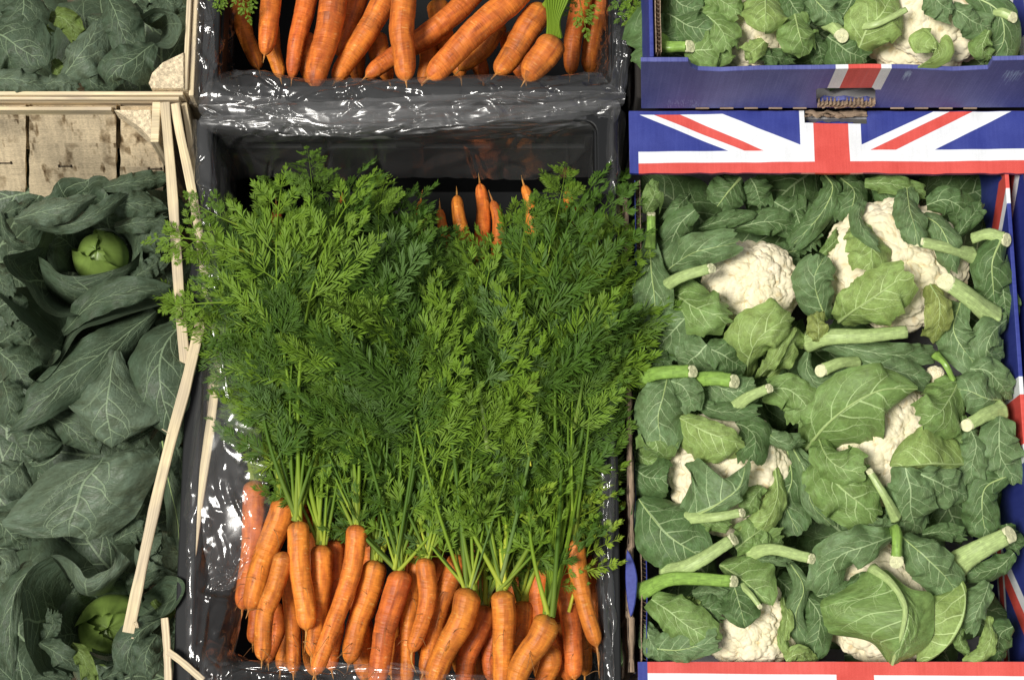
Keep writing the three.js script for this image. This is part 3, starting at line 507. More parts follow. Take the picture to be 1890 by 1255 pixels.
const LOW = [   // [crown .. tip in photo pixels], widest diameter in pixels, layer, options
  [[[474, 886], [468, 960], [456, 1060], [450, 1118]], 44, 3, { label: 'bunched carrot standing behind the crumpled film curtain' }],
  [[[522, 918], [508, 975], [486, 1045], [457, 1118]], 47, 4, { label: 'thick bunched carrot slanting down beside the film curtain' }],
  [[[523, 1018], [508, 1085], [488, 1140], [482, 1212]], 35, 5, { tops: false, blunt: 0.85, label: 'kinked orange carrot with a knob at its side, next to the film' }],
  [[[547, 962], [556, 1050], [562, 1120], [562, 1163], [560, 1205]], 39, 5, { blunt: 0.95, tail: 0.02, label: 'blunt ended bunched carrot with a thread root' }],
  [[[531, 1050], [538, 1130], [541, 1180], [541, 1236]], 33, 3, { tops: false }],
  [[[593, 1005], [592, 1070], [586, 1140], [576, 1205]], 39, 4],
  [[[619, 996], [617, 1060], [606, 1130], [602, 1180]], 31, 3],
  [[[659, 968], [645, 1060], [622, 1140], [582, 1238]], 37, 5, { label: 'long slender bunched carrot slanting across its neighbours' }],
  [[[694, 950], [690, 1000], [684, 1060], [676, 1140]], 39, 2, { label: 'bunched carrot set back in the gap behind the front row' }],
  [[[695, 1034], [680, 1095], [660, 1150], [645, 1218]], 44, 4],
  [[[738, 1052], [728, 1110], [710, 1170], [690, 1262]], 44, 5],
  [[[767, 1022], [762, 1090], [756, 1160], [748, 1256]], 32, 4],
  [[[787, 1030], [785, 1100], [775, 1165], [763, 1216], [769, 1242]], 35, 5, { tail: 0.018, label: 'slim bunched carrot with a small yellow leaf at its crown' }],
  [[[846, 1022], [826, 1085], [806, 1150], [780, 1236]], 38, 4],
  [[[814, 1020], [808, 1060], [800, 1120], [790, 1180]], 36, 2],
  [[[866, 1086], [850, 1140], [828, 1190], [800, 1262]], 48, 5, { label: 'stout bunched carrot with a nick in its shoulder, its green top tied' }],
  [[[893, 1116], [882, 1165], [866, 1210], [855, 1266]], 40, 3],
  [[[927, 1089], [930, 1140], [929, 1190], [927, 1266]], 43, 5, { label: 'straight bunched carrot standing upright between two slanting ones' }],
  [[[966, 1108], [962, 1150], [952, 1190], [945, 1240]], 36, 3],
  [[[968, 1058], [968, 1100], [964, 1140], [960, 1180]], 36, 2],
  [[[994, 1047], [996, 1110], [1016, 1180], [1046, 1252]], 38, 3],
  [[[1013, 1136], [996, 1172], [974, 1210], [950, 1270]], 48, 6, { leaves: 1, young: 2, bare: 1, label: 'fat bunched carrot lying on top with upright bare stalks' }],
  [[[1034, 1020], [1044, 1100], [1054, 1170], [1064, 1246]], 40, 4, { blunt: 0.85 }],
  [[[1061, 996], [1068, 1060], [1082, 1130], [1102, 1196], [1107, 1252]], 35, 5, { tail: 0.028, label: 'bunched carrot ending in a long bent root by the film' }],
  [[[1099, 1022], [1100, 1080], [1098, 1140], [1104, 1200]], 37, 2, { label: 'bunched carrot half hidden behind the film at the crate side' }],
  [[[640, 960], [636, 1010], [630, 1080], [626, 1130]], 34, 1],
  [[[760, 985], [755, 1050], [748, 1120], [740, 1180]], 34, 1],
  [[[880, 1000], [884, 1060], [890, 1130], [892, 1200]], 34, 1],
  [[[930, 985], [932, 1040], [936, 1110], [940, 1180]], 34, 1],
  [[[1010, 985], [1014, 1050], [1020, 1120], [1016, 1190]], 34, 1],
  [[[560, 930], [570, 1000], [576, 1080], [570, 1150]], 34, 1],
];
for (const [pts, w, l, o] of LOW) bunchedCarrot(pts, w, l, o);
for (const [x, y, x2, y2, w, l] of [[508, 1110, 500, 1215, 32, 2], [660, 1150, 668, 1250, 40, 2], [712, 1120, 722, 1240, 40, 2], [606, 1100, 615, 1230, 38, 2], [815, 1130, 822, 1240, 38, 2], [905, 1140, 904, 1250, 36, 2], [985, 1120, 1000, 1250, 38, 2], [1030, 1150, 1030, 1260, 36, 2], [1075, 1120, 1078, 1240, 34, 2], [745, 1170, 735, 1260, 36, 3], [875, 1160, 880, 1265, 38, 1], [560, 1120, 580, 1240, 36, 1], [1010, 1190, 1004, 1290, 40, 4], [465, 1040, 470, 1180, 36, 1], [770, 1150, 790, 1260, 36, 1], [640, 1080, 690, 1230, 36, 1], [950, 1060, 905, 1230, 38, 1], [830, 1060, 850, 1240, 36, 0], [550, 1040, 520, 1230, 36, 0], [1060, 1050, 1045, 1230, 36, 1]])
  bunchedCarrot([[x, y], [lerp(x, x2, 0.35) + 4, lerp(y, y2, 0.35)], [lerp(x, x2, 0.7) + 2, lerp(y, y2, 0.7)], [x2, y2]], w, l, { tops: false });
// carrots at the back of the lower crate, tips up the picture
for (const [pts, w, label] of [
  [[[862, 520, -62], [858, 460, -52], [848, 400, -48], [841, 342, -56]], 34, 'orange carrot tip showing behind the leafy tops, paler than its neighbours'],
  [[[824, 520, -74], [822, 460, -70], [816, 410, -70], [812, 366, -74]], 27], [[[880, 500, -84], [888, 440, -84], [892, 380, -88], [884, 320, -96]], 36], [[[928, 500, -74], [920, 440, -74], [913, 390, -78], [905, 350, -80]], 30],
  [[[520, 520, -70], [516, 460, -68], [510, 400, -68], [506, 360, -70]], 30], [[[985, 480, -74], [980, 420, -72], [976, 370, -70], [965, 322, -74]], 30], [[[760, 520, -84], [770, 460, -84], [778, 400, -84], [782, 350, -86]], 32], [[[1060, 500, -84], [1058, 440, -84], [1050, 380, -84], [1048, 330, -86]], 32], [[[640, 520, -84], [636, 440, -84], [632, 390, -84], [628, 340, -86]], 32]]) {
  const c = thing('carrot', label ?? 'orange carrot at the back of the film lined crate, tip pointing away', 'carrot', 'carrots behind the tops');
  part('root', carrotRoot(pts.map((p) => P(...p)), w / 2000, { seed: pts[0][0], blunt: 0.62, tail: 0.012 }), carrotMat, c);
}
// leaves that stand out: over the batten on the left, over the right edge, bright ones on the heap
const spray = (x, y, m, x2, y2, m2, roll, mat, g = SHORT[1], label = 'loose carrot frond lying over the heap of tops') => { const o = thing('carrot_frond', label, 'carrot leaf', 'loose fronds'); placeFrond(o, g, P(x, y, m), P(x2, y2, m2), roll, leafMats[mat]); };
spray(470, 470, 18, 292, 428, 26, 0.2, 2, SHORT[0], 'carrot frond hanging over the wooden batten, upper of three');
spray(480, 560, 16, 318, 560, 24, -0.1, 2, SHORT[2], 'carrot frond hanging over the wooden batten, middle of three');
spray(500, 620, 14, 372, 630, 14, 0.5, 1, SHORT[3], 'carrot frond lying on the film below the batten ends');
spray(450, 420, 16, 345, 372, 20, -0.4, 0, SHORT[3], 'carrot frond reaching over the split batten near the back rim');
for (const [x, y, m, x2, y2, m2, r, k] of [[582, 500, 26, 578, 252, 22, 0.1, 0], [700, 480, 24, 700, 315, 20, -0.4, 2], [1010, 480, 24, 1040, 285, 22, 0.2, 2], [960, 560, 26, 985, 330, 24, -0.5, 0], [1080, 620, 18, 1158, 400, 18, 0.4, 2], [1060, 730, 18, 1172, 640, 18, 0.2, 0], [1080, 560, 20, 1128, 320, 14, -0.3, 1], [840, 800, 34, 790, 655, 32, 0.3, 4], [900, 830, 30, 860, 560, 28, 0.1, 3], [980, 860, 30, 940, 640, 30, -0.3, 4], [1060, 790, 26, 1090, 560, 22, 0.3, 1], [620, 640, 26, 540, 560, 24, 0.3, 3], [640, 700, 28, 500, 690, 22, 0.5, 3], [760, 700, 30, 715, 510, 26, -0.2, 3], [560, 620, 24, 430, 470, 18, 0.2, 0], [900, 560, 24, 840, 435, 10, 0.3, 0], [520, 460, 14, 480, 310, 10, 0.2, 0], [720, 470, 16, 800, 400, 10, -0.2, 0], [780, 560, 22, 810, 470, 16, 0.3, 2]])
  spray(x, y, m, x2, y2, m2, r, k, k === 3 || y - y2 < 150 || x > 1050 ? SHORT[(x + y) % 4] : FRONDS[(x + y) % 9]);
for (const [x, y, m, x2, y2, m2, k] of [[930, 1070, -2, 915, 955, 4, 2], [1010, 1130, 8, 1062, 1010, 14, 2], [905, 1050, -4, 880, 1010, 2, 2], [790, 1040, -6, 770, 962, 4, 4], [965, 1000, 2, 1100, 930, 16, 4], [950, 1060, 0, 930, 940, 8, 1], [660, 990, -2, 648, 905, 4, 4], [700, 1000, -4, 590, 880, 0, 1], [1040, 960, 4, 1010, 905, 12, 2], [1050, 1130, 4, 1110, 945, 8, 4]])
  spray(x, y, m, x2, y2, m2, (x % 7) / 7 - 0.5, k, SHORT[(x + y) % 4], 'young pale carrot frond hanging in front of the bunched roots');
// wire ties round the bunches
const tieMat = std({ color: 0xc9ccd2, roughness: 0.35, metalness: 0.6 });
for (const pts of [[[484, 860, 4], [492, 862, 6], [501, 861, 4]], [[596, 868, 4], [606, 874, 8], [620, 872, 6]], [[772, 905, 4], [784, 906, 6], [795, 905, 4]], [[1040, 902, 8], [1056, 898, 12], [1070, 890, 10]], [[890, 962, 0], [902, 968, 2], [922, 967, 1]]])
  solo('wire_tie', tube(pts.map((p) => P(...p)), 0.0006, { rings: 12, sides: 5 }), tieMat, 'thin white wire tie showing among the carrot stalks', 'wire tie', 'ties round the carrot bunches');

// ---------- the loose carrots in the upper crate ----------
const UP = [
  [[[438, -40], [448, 30], [462, 90], [478, 142]], 42, 0], [[[505, -60], [499, 10], [492, 70], [485, 116]], 46, 3], [[[497, 40], [503, 90], [512, 120], [520, 158]], 36, 1],
  [[[575, -60], [562, 10], [548, 80], [540, 130], [536, 158]], 46, 2, 0.55], [[[624, -60], [612, 10], [598, 80], [588, 130], [580, 178]], 58, 4, 0.72], [[[668, -50], [652, 10], [638, 70], [624, 120]], 48, 2],
  [[[735, -60], [702, 10], [665, 75], [638, 120], [612, 165]], 52, 3], [[[752, -60], [742, 10], [738, 60], [748, 110], [754, 164]], 52, 5, 0.78], [[[900, -50], [850, 10], [780, 70], [720, 110], [664, 152]], 48, 3],
  [[[985, -60], [930, 10], [870, 70], [815, 118], [776, 152]], 58, 5, 0.75], [[[925, 40], [900, 80], [868, 108], [838, 142]], 42, 2], [[[1002, 6], [975, 55], [940, 105], [905, 148]], 54, 4, 0.75],
  [[[1023, 66], [1010, 92], [990, 120], [960, 160]], 58, 5, 0.8, 1], [[[1075, -30], [1066, 40], [1058, 90], [1048, 150]], 44, 1], [[[826, 42], [800, 66], [770, 84], [730, 110]], 40, 2], [[[1110, -20], [1098, 50], [1092, 100], [1085, 150]], 44, 0], [[[690, 60], [700, 100], [712, 130], [720, 165]], 44, 1], [[[800, 0], [820, 60], [840, 110], [850, 160]], 44, 1], [[[560, 60], [566, 100], [572, 140], [575, 170]], 40, 1], [[[935, 60], [950, 100], [962, 130], [970, 165]], 44, 1], [[[640, 60], [655, 100], [660, 130], [668, 165]], 40, 0], [[[890, 20], [880, 80], [886, 130], [890, 165]], 44, 0], [[[790, 60], [790, 100], [786, 130], [780, 170]], 44, 0],
];
for (const [pts, w, l, blunt = 0.68, stem] of UP) {
  const c = thing('carrot', stem ? 'thick orange carrot with a green stalk stub, beside the crate corner' : 'loose topless orange carrot in the film lined crate behind the bunches', 'carrot', stem ? undefined : 'loose topless carrots');
  const q = pts.map(([x, y], i) => P(x, y, -66 + l * 17 - 8 * i / (pts.length - 1)));
  part('root', carrotRoot(q, w / 2000, { seed: pts[0][0] + 500, blunt, tail: 0.008 }), carrotMat, c);
  if (stem) for (let k = 0; k < 9; k++) { const a = (k - 4) * 2.6; part('stalk', tube([q[0].clone().add(V(a * 0.0006, 0, 0.002)), P(1022 + a * 0.9, 40, 30), P(1028 + a * 1.9, 0, 44), P(1032 + a * 3, -40, 52)], (s) => 0.0021 - s * 0.0006, { rings: 14, sides: 6, col: (s) => [1.5 - s * 0.4, 1.35 - s * 0.25, 1.4 - s * 0.5] }), leafMats[2], c); }
}
for (const [x, y, x2, y2, x3, y3, m] of [[1004, 14, 1010, 6, 1014, -4, 6], [824, 44, 834, 36, 842, 26, -30]]) solo('stalk_stub', tube([P(x, y, m), P(x2, y2, m + 6), P(x3, y3, m + 10)], (s) => 0.0042 - s * 0.001, { rings: 8, sides: 9, col: (s) => [2.0 - s * 0.4, 1.55, 1.8 - s * 0.6] }), leafMats[2], 'cut green stalk stub at the crown of a loose carrot', 'stalk', 'cut carrot stalks');
for (const [x, y, m, x2, y2, m2, k] of [[1060, -60, 20, 1078, 40, 22, 2], [440, -60, 20, 452, 22, 14, 2], [410, -50, 20, 400, 14, 12, 2], [1190, -60, 26, 1186, 70, 24, 2], [1170, -70, 26, 1178, 62, 20, 0], [1205, -60, 28, 1200, 55, 28, 2]])
  spray(x, y, m, x2, y2, m2, 0.2, k, SHORT[(x + y) % 4 < 0 ? 0 : Math.abs(x + y) % 4], 'carrot frond hanging from above over the rim of the upper crate');
// ---------- clear film liners ----------
const filmSoft = phys({ color: 0xffffff, transmission: 0.97, thickness: 0, roughness: 0.24, ior: 1.7, specularIntensity: 1 });
const film = phys({ color: 0xffffff, transmission: 0.982, thickness: 0, roughness: 0.15, ior: 1.65, specularIntensity: 1 });
function filmSheet(rows, nu, nv, amp, seed, lines = 130) {
  // rows: control rows of [px, py, mm]; the sheet runs through them, then takes flat facets and straight sharp creases along its normal
  const curves = rows.map((r) => new THREE.CatmullRomCurve3(r.map((p) => P(...p)), false, 'centripetal'));
  const at = (u, v) => new THREE.CatmullRomCurve3(curves.map((c) => c.getPoint(u)), false, 'centripetal').getPoint(v);
  const g = gridGeo(nu, nv, at), p = g.attributes.position, n = g.attributes.normal.clone(), L = curves[0].getLength(); let H = 0; for (let k = 0; k < 8; k++) H += at(0.5, k / 8).distanceTo(at(0.5, (k + 1) / 8));
  const r = rng(seed), cr = [];
  for (let k = 0; k < lines; k++) { const a = (r() < 0.6 ? (r() - 0.5) * 0.9 : Math.PI / 2 + (r() - 0.5) * 1.2), l = 0.015 + r() * r() * 0.16, x = r() * L, y = r() * H; cr.push([x, y, Math.cos(a), Math.sin(a), l, (0.5 + r()) * amp * 0.8 * (r() < 0.3 ? -0.6 : 1), 0.0022 + r() * 0.006]); }
  const lin = (x, y, s) => { const i = Math.floor(x), j = Math.floor(y), u = x - i, v = y - j, c = (a, b) => hash3(i + a, j + b, s); return u + v < 1 ? c(0, 0) * (1 - u - v) + c(1, 0) * u + c(0, 1) * v : c(1, 1) * (u + v - 1) + c(0, 1) * (1 - u) + c(1, 0) * (1 - v); };   // flat triangles with sharp folds
  for (let i = 0; i < p.count; i++) {
    const X = (i % (nu + 1)) / nu * L, Y = Math.floor(i / (nu + 1)) / nv * H, wx = X + 0.006 * noise(X * 40, Y * 40, seed), wy = Y + 0.006 * noise(X * 40 + 9, Y * 40, seed);
    let d = amp * (1.9 * lin((wx + wy * 0.35) * 24, (wy - wx * 0.2) * 50, seed) + 0.3 * lin((wx - wy * 0.6) * 45, (wy + wx * 0.4) * 110, seed + 3) - 1.1);
    for (const [x, y, cx, cy, l, h, w] of cr) { const a = (X - x) * cx + (Y - y) * cy, b = Math.abs(-(X - x) * cy + (Y - y) * cx); if (a > 0 && a < l && b < w) d += h * (1 - b / w) * Math.sin(a / l * Math.PI); }
    p.setXYZ(i, p.getX(i) + n.getX(i) * d, p.getY(i) + n.getY(i) * d, p.getZ(i) + n.getZ(i) * d);
  }
  g.computeVertexNormals(); return g;
}
{
  const o = thing('film_liner', 'crumpled clear film lining the crate of bunched carrots', 'film', 'clear film liners');
  // back: from the rim down inside, and the slack over the gap between the crates
  part('back_fold', filmSheet([[[372, 214, 6], [560, 206, 8], [760, 200, 8], [960, 192, 8], [1140, 186, 8]], [[366, 222, 10], [560, 226, 12], [760, 224, 14], [960, 210, 12], [1146, 198, 10]], [[376, 240, 2], [560, 252, 4], [700, 250, 6], [960, 236, 2], [1140, 222, 2]], [[392, 262, -20], [560, 262, -18], [760, 262, -18], [960, 256, -18], [1120, 246, -20]], [[420, 330, -70], [560, 330, -74], [760, 330, -78], [960, 330, -74], [1110, 330, -70]]], 300, 98, 0.0028, 3), filmSoft, o);
  part('left_fold', filmSheet([[[352, 220, -14], [356, 420, -16], [346, 640, -20], [338, 900, -24], [338, 1090, -20], [345, 1270, -20]], [[366, 222, 8], [372, 420, 6], [374, 640, 6], [352, 900, 10], [350, 1090, 8], [356, 1270, 6]], [[384, 236, 6], [404, 420, 8], [420, 640, 12], [410, 900, 6], [388, 1080, 2], [392, 1270, 0]], [[404, 250, -26], [430, 420, -14], [462, 640, 2], [486, 900, 2], [462, 1060, -10], [410, 1270, -24]], [[420, 280, -80], [440, 430, -76], [470, 650, -70], [490, 905, -50], [450, 1060, -50], [420, 1270, -70]]], 330, 84, 0.0028, 11), film, o);
  part('left_curtain', filmSheet([[[398, 760, 12], [440, 720, 14], [474, 740, 12]], [[376, 880, 14], [430, 870, 18], [492, 880, 10]], [[372, 970, 12], [436, 985, 16], [498, 970, 8]], [[384, 1060, 4], [430, 1066, 8], [462, 1040, 6]], [[392, 1092, 0], [420, 1086, 2], [440, 1068, 2]]], 90, 125, 0.0028, 23), film, o);
  part('right_fold', filmSheet([[[1152, 210, -10], [1146, 420, -14], [1142, 640, -16], [1140, 900, -16], [1142, 1100, -14], [1146, 1270, -14]], [[1136, 196, 8], [1136, 420, 6], [1132, 640, 6], [1130, 900, 8], [1130, 1100, 6], [1136, 1270, 6]], [[1120, 222, 2], [1120, 420, 2], [1114, 640, 2], [1108, 900, 4], [1110, 1100, 2], [1116, 1270, 0]], [[1108, 250, -40], [1108, 420, -40], [1102, 640, -40], [1090, 900, -34], [1096, 1100, -36], [1110, 1270, -40]], [[1096, 300, -90], [1096, 430, -90], [1092, 640, -90], [1084, 900, -84], [1088, 1100, -84], [1096, 1270, -90]]], 330, 70, 0.0028, 31), film, o);
  part('front_fold', filmSheet([[[384, 1180, -24], [440, 1205, -30], [500, 1222, -14], [620, 1222, 4], [760, 1228, 6], [900, 1246, 0], [1020, 1256, -6], [1120, 1262, -10]], [[372, 1206, -4], [440, 1222, 0], [510, 1224, 6], [620, 1228, 10], [760, 1234, 12], [900, 1252, 8], [1020, 1262, 2], [1130, 1268, 2]], [[368, 1236, 4], [440, 1242, 8], [510, 1240, 12], [620, 1246, 14], [760, 1250, 14], [900, 1266, 10], [1020, 1276, 6], [1136, 1282, 4]], [[362, 1290, 0], [440, 1292, 2], [510, 1292, 4], [620, 1294, 6], [760, 1296, 6], [900, 1298, 4], [1020, 1300, 2], [1140, 1302, 0]]], 360, 56, 0.0028, 41), film, o);
}
{
  const o = thing('film_liner', 'crumpled clear film lining the crate of loose carrots behind', 'film', 'clear film liners');
  part('front_fold', filmSheet([[[400, 130, -40], [480, 150, -24], [560, 160, -20], [700, 158, -18], [850, 156, -18], [1000, 152, -20], [1110, 140, -30]], [[396, 136, -4], [470, 130, 10], [560, 146, 10], [700, 142, 12], [850, 142, 10], [1000, 140, 10], [1110, 132, 4]], [[374, 168, 10], [470, 160, 16], [560, 168, 18], [700, 160, 18], [850, 156, 16], [1000, 156, 14], [1130, 156, 12]], [[364, 192, 6], [470, 196, 14], [580, 204, 16], [700, 196, 16], [850, 184, 14], [1000, 178, 12], [1152, 168, 10]], [[370, 208, -10], [470, 216, 8], [620, 236, 14], [740, 216, 12], [850, 200, 8], [1000, 188, 4], [1156, 178, -6]]], 360, 98, 0.0028, 53), film, o);
  part('slack_fold', filmSheet([[[380, 176, 12], [470, 176, 18], [580, 186, 20], [720, 180, 20], [880, 172, 18], [1020, 168, 16], [1150, 168, 14]], [[366, 200, 8], [470, 208, 20], [600, 226, 24], [740, 208, 22], [880, 190, 18], [1020, 182, 16], [1156, 176, 10]], [[380, 226, 2], [470, 238, 14], [620, 252, 18], [760, 236, 14], [900, 226, 12], [1020, 214, 10], [1150, 196, 4]]], 330, 60, 0.0032, 83, 140), filmSoft, o);
  part('left_fold', filmSheet([[[352, -40, -20], [352, 60, -22], [352, 190, -20]], [[366, -40, 6], [368, 60, 8], [364, 192, 8]], [[390, -40, 6], [396, 60, 6], [390, 176, 4]], [[416, -40, -40], [416, 60, -40], [408, 150, -30]], [[436, -40, -84], [434, 60, -84], [424, 150, -70]]], 135, 70, 0.0028, 61), film, o);
  part('right_fold', filmSheet([[[1176, -40, -20], [1174, 60, -22], [1168, 180, -22]], [[1166, -40, 8], [1162, 60, 8], [1152, 172, 8]], [[1140, -40, 6], [1132, 60, 6], [1128, 158, 4]], [[1118, -40, -40], [1112, 60, -40], [1110, 146, -30]], [[1100, -40, -84], [1098, 60, -84], [1096, 140, -70]]], 135, 70, 0.0028, 71), film, o);
}
// ---------- leaves: sheets along a midrib, veins in the skin ----------
function veinCanvas(w, h, kind, bump, rgb = [1, 1, 1], vein = [1, 1, 1]) {   // rgb: flesh, vein: veins (linear)
  return (g) => {
    const im = g.createImageData(w, h), T = rgb.map((c) => Math.pow(c, 1 / 2.2)), U = vein.map((c) => Math.round(255 * Math.pow(c, 1 / 2.2)));
    for (let y = 0; y < h; y++) for (let x = 0; x < w; x++) {    // flesh between the veins: mottled, faintly puckered
      const f = fbm(x / 46, y / 46, kind * 9 + 1, 4), q = fbm(x / 11, y / 11, kind * 9 + 4, 3), n = noise(x / 2.2, y / 2.2, 7), i = (y * w + x) * 4;
      const k = bump ? 110 + 70 * f + 50 * q + 6 * n : 186 + 36 * f + 20 * q + 5 * n;
      im.data[i] = T[0] * (k - (bump ? 0 : 4 * f)); im.data[i + 1] = T[1] * k; im.data[i + 2] = T[2] * (k + (bump ? 0 : 10 * f)); im.data[i + 3] = 255;
    }
    g.putImageData(im, 0, 0);
    const r = rng(kind * 31 + 5), tone = (a) => bump ? `rgba(${kind ? '215,215,215' : '40,40,40'},${a})` : `rgba(${U[0]},${U[1]},${U[2]},${a})`;
    g.lineCap = 'round';
    const line = (pts, w0, w1, a) => { for (let i = 1; i < pts.length; i++) { const s = i / pts.length; g.strokeStyle = tone(a * (1 - 0.45 * s)); g.lineWidth = lerp(w0, w1, s); g.beginPath(); g.moveTo(...pts[i - 1]); g.lineTo(...pts[i]); g.stroke(); } };
    const grow = (x, y, ang, len, wd, a, depth, bendTo) => {
      const pts = [[x, y]], n = Math.max(5, Math.round(len / 9)); let an = ang;
      for (let i = 0; i < n; i++) { an += (bendTo - an) * 0.035 + (r() - 0.5) * 0.22; x += Math.cos(an) * len / n; y += Math.sin(an) * len / n; pts.push([x, y]); if (depth > 0 && i > 1 && r() < (depth > 1 ? 0.3 : 0.2)) { const s = r() < 0.5 ? -1 : 1; grow(x, y, an + s * (0.6 + r() * 0.5), len * (0.22 + r() * 0.2), wd * 0.42, a * 0.62, depth - 1, bendTo); } }
      line(pts, wd, wd * 0.3, a);
    };
    const mid = w / 2; line([...Array(40).keys()].map((i) => [mid + 5 * Math.sin(i * 0.33 + kind), i / 39 * h * 0.97]), kind ? 24 : 17, 4, 0.92);
    for (let k = 0; k < 6; k++) for (const s of [-1, 1]) { const y = h * (0.03 + k * 0.145 + (s > 0 ? 0.06 : 0) + r() * 0.04); grow(mid, y, s > 0 ? 0.55 + r() * 0.25 : Math.PI - 0.55 - r() * 0.25, w * (0.62 - k * 0.03), kind ? 10 : 8, 0.75, 2, Math.PI / 2); }
  };
}
const VW = 512, VH = 768, veinBumps = [0, 1].map((k) => canvasTexture(VW, VH, veinCanvas(VW, VH, k, true), false));
for (const t of veinBumps) t.flipY = false;
const veinMap = (k, c) => { const pale = k ? [0.60, 0.70, 0.42] : [0.36, 0.46, 0.27], t = canvasTexture(VW, VH, veinCanvas(VW, VH, k, false, c, c.map((v, i) => lerp(v, pale[i], 0.5)))); t.flipY = false; return t; };
const leafSkin = (k, r, g, b, rough = 0.5, o = {}) => phys(Object.assign({ map: veinMap(k, [r, g, b]), bumpMap: veinBumps[k], bumpScale: k ? 0.0011 : 0.0014, roughness: rough, transmission: 0.12, thickness: 0, specularIntensity: 0.5 }, o));
const SK = {
  cab: leafSkin(0, 0.135, 0.205, 0.115, 0.44), cabP: leafSkin(0, 0.235, 0.325, 0.205, 0.4), cabY: leafSkin(0, 0.27, 0.40, 0.08, 0.5), heart: phys({ map: texture(256, 256, (x, y) => { const k = 1 + 0.12 * fbm(x / 40, y / 40, 5, 4) + 0.08 * fbm(x / 8, y / 30, 8, 3); return [122 * k, 148 * k, 70 * k]; }), roughness: 0.42, transmission: 0.12, thickness: 0 }),
  d: leafSkin(1, 0.20, 0.36, 0.115, 0.5), m: leafSkin(1, 0.39, 0.62, 0.17, 0.5), b: leafSkin(1, 0.30, 0.485, 0.19, 0.46), l: leafSkin(1, 0.58, 0.82, 0.23, 0.5), y: leafSkin(1, 0.58, 0.70, 0.18, 0.52),
};
const ribMat = std({ map: tile(texture(64, 256, (x, y) => { const k = 1 + 0.10 * noise(x / 3, y / 60) + 0.08 * fbm(x / 20, y / 24, 3, 3); return [172 * k, 194 * k, 126 * k]; }), 3, 8), roughness: 0.42 });
const ribGreen = std({ map: tile(texture(64, 256, (x, y) => { const k = 1 + 0.12 * noise(x / 3, y / 60) + 0.12 * fbm(x / 20, y / 24, 5, 3); return [138 * k, 174 * k, 82 * k]; }), 3, 8), roughness: 0.36 });
const cutMat = std({ map: texture(64, 64, (x, y) => { const k = 1 + 0.08 * fbm(x / 8, y / 8, 3, 3) + 0.06 * noise(x / 1.5, y / 1.5); return [226 * k, 226 * k, 182 * k]; }), roughness: 0.8 });
const SHAPES = {
  round: [[0, 0.25], [0.15, 0.62], [0.4, 1], [0.65, 0.98], [0.85, 0.72], [0.96, 0.36], [1, 0.06]],
  obovate: [[0, 0.1], [0.25, 0.36], [0.55, 0.85], [0.75, 1], [0.9, 0.8], [0.98, 0.35], [1, 0.08]],
  cut: [[0, 0.45], [0.3, 0.9], [0.65, 1], [0.93, 0.84], [1, 0.66]],
  strap: [[0, 0.7], [0.3, 1], [0.7, 1], [1, 0.7]],
};
const keyed = (k, s) => { for (let i = 1; i < k.length; i++) if (s <= k[i][0]) return lerp(k[i - 1][1], k[i][1], (s - k[i - 1][0]) / (k[i][0] - k[i - 1][0])); return k.at(-1)[1]; };
let leafSeed = 1;
function leafGeo(mid, wl, wr, { shape = 'cut', curl = 0.95, curlL = curl, curlR = curl, roll = 0, roll1 = roll, ruffle = 3, jag = 0.05, nu = 30, nv = 34, seed = leafSeed++ } = {}) {
  const c = new THREE.CatmullRomCurve3(mid, false, 'centripetal'), fr = [], kind = SHAPES[shape], L = c.getLength();
  for (let j = 0; j <= nv; j++) { const s = j / nv, p = c.getPointAt(s), t = c.getTangentAt(s), a = lerp(roll, roll1, s); const side = t.clone().cross(V(0, 1, 0.25)).normalize().applyAxisAngle(t, a), n = side.clone().cross(t).normalize(); fr.push([p, t, side, n]); }
  const k = seed * 7.13, f = 4.5 + L * 14;
  return gridGeo(nu, nv, (u, v) => {
    const [p, t, side, n] = fr[Math.round(v * nv)], x = u * 2 - 1, a = Math.abs(x), w = (x < 0 ? wl : wr) * keyed(kind, v) * (1 + jag * 0.8 * (noise(v * 13 + k, x < 0 ? 3 : 8) + 0.6 * noise(v * 41 + k, x < 0 ? 5 : 1)));
    const b = -(x < 0 ? curlL : curlR) || 1e-4, lat = w * Math.sin(b * a) / b, up = w * (1 - Math.cos(b * a)) / b;
    const wave = 1.6 * ruffle / 1000 * Math.pow(a, 1.4) * (noise(v * f + k, x < 0 ? 2 : 6) + 0.5 * noise(v * f * 2.3 + k, x < 0 ? 4 : 9)) * 1.5, puck = 0.0016 * fbm(u * 6 + k, v * 9, 3, 3);
    const end = shape === 'cut' && v === 1 ? 0.004 * noise(u * 9 + k, 2) : 0;
    return p.clone().addScaledVector(side, Math.sign(x) * lat).addScaledVector(n, up + wave + puck).addScaledVector(t, wave * 0.5 + end - a * a * w * 0.12);
  }, (u, v) => [u, v * 0.92 + 0.02]);
}
function patchGeo(rows, nu = 40, nv = 20, ruffle = 1.2, seed = leafSeed++) {   // rows of points, base row first
  const cs = rows.map((r) => new THREE.CatmullRomCurve3(r, false, 'centripetal')), k = seed * 3.7;
  const at = (u, v) => new THREE.CatmullRomCurve3(cs.map((c) => c.getPoint(u)), false, 'centripetal').getPoint(v);
  return gridGeo(nu, nv, (u, v) => { const p = at(u, v); p.y += ruffle / 1000 * (fbm(u * 5 + k, v * 4, 2, 3) + 0.4 * noise(u * 16 + k, v * 11)); return p; }, (u, v) => [u, v * 0.94 + 0.02]);
}
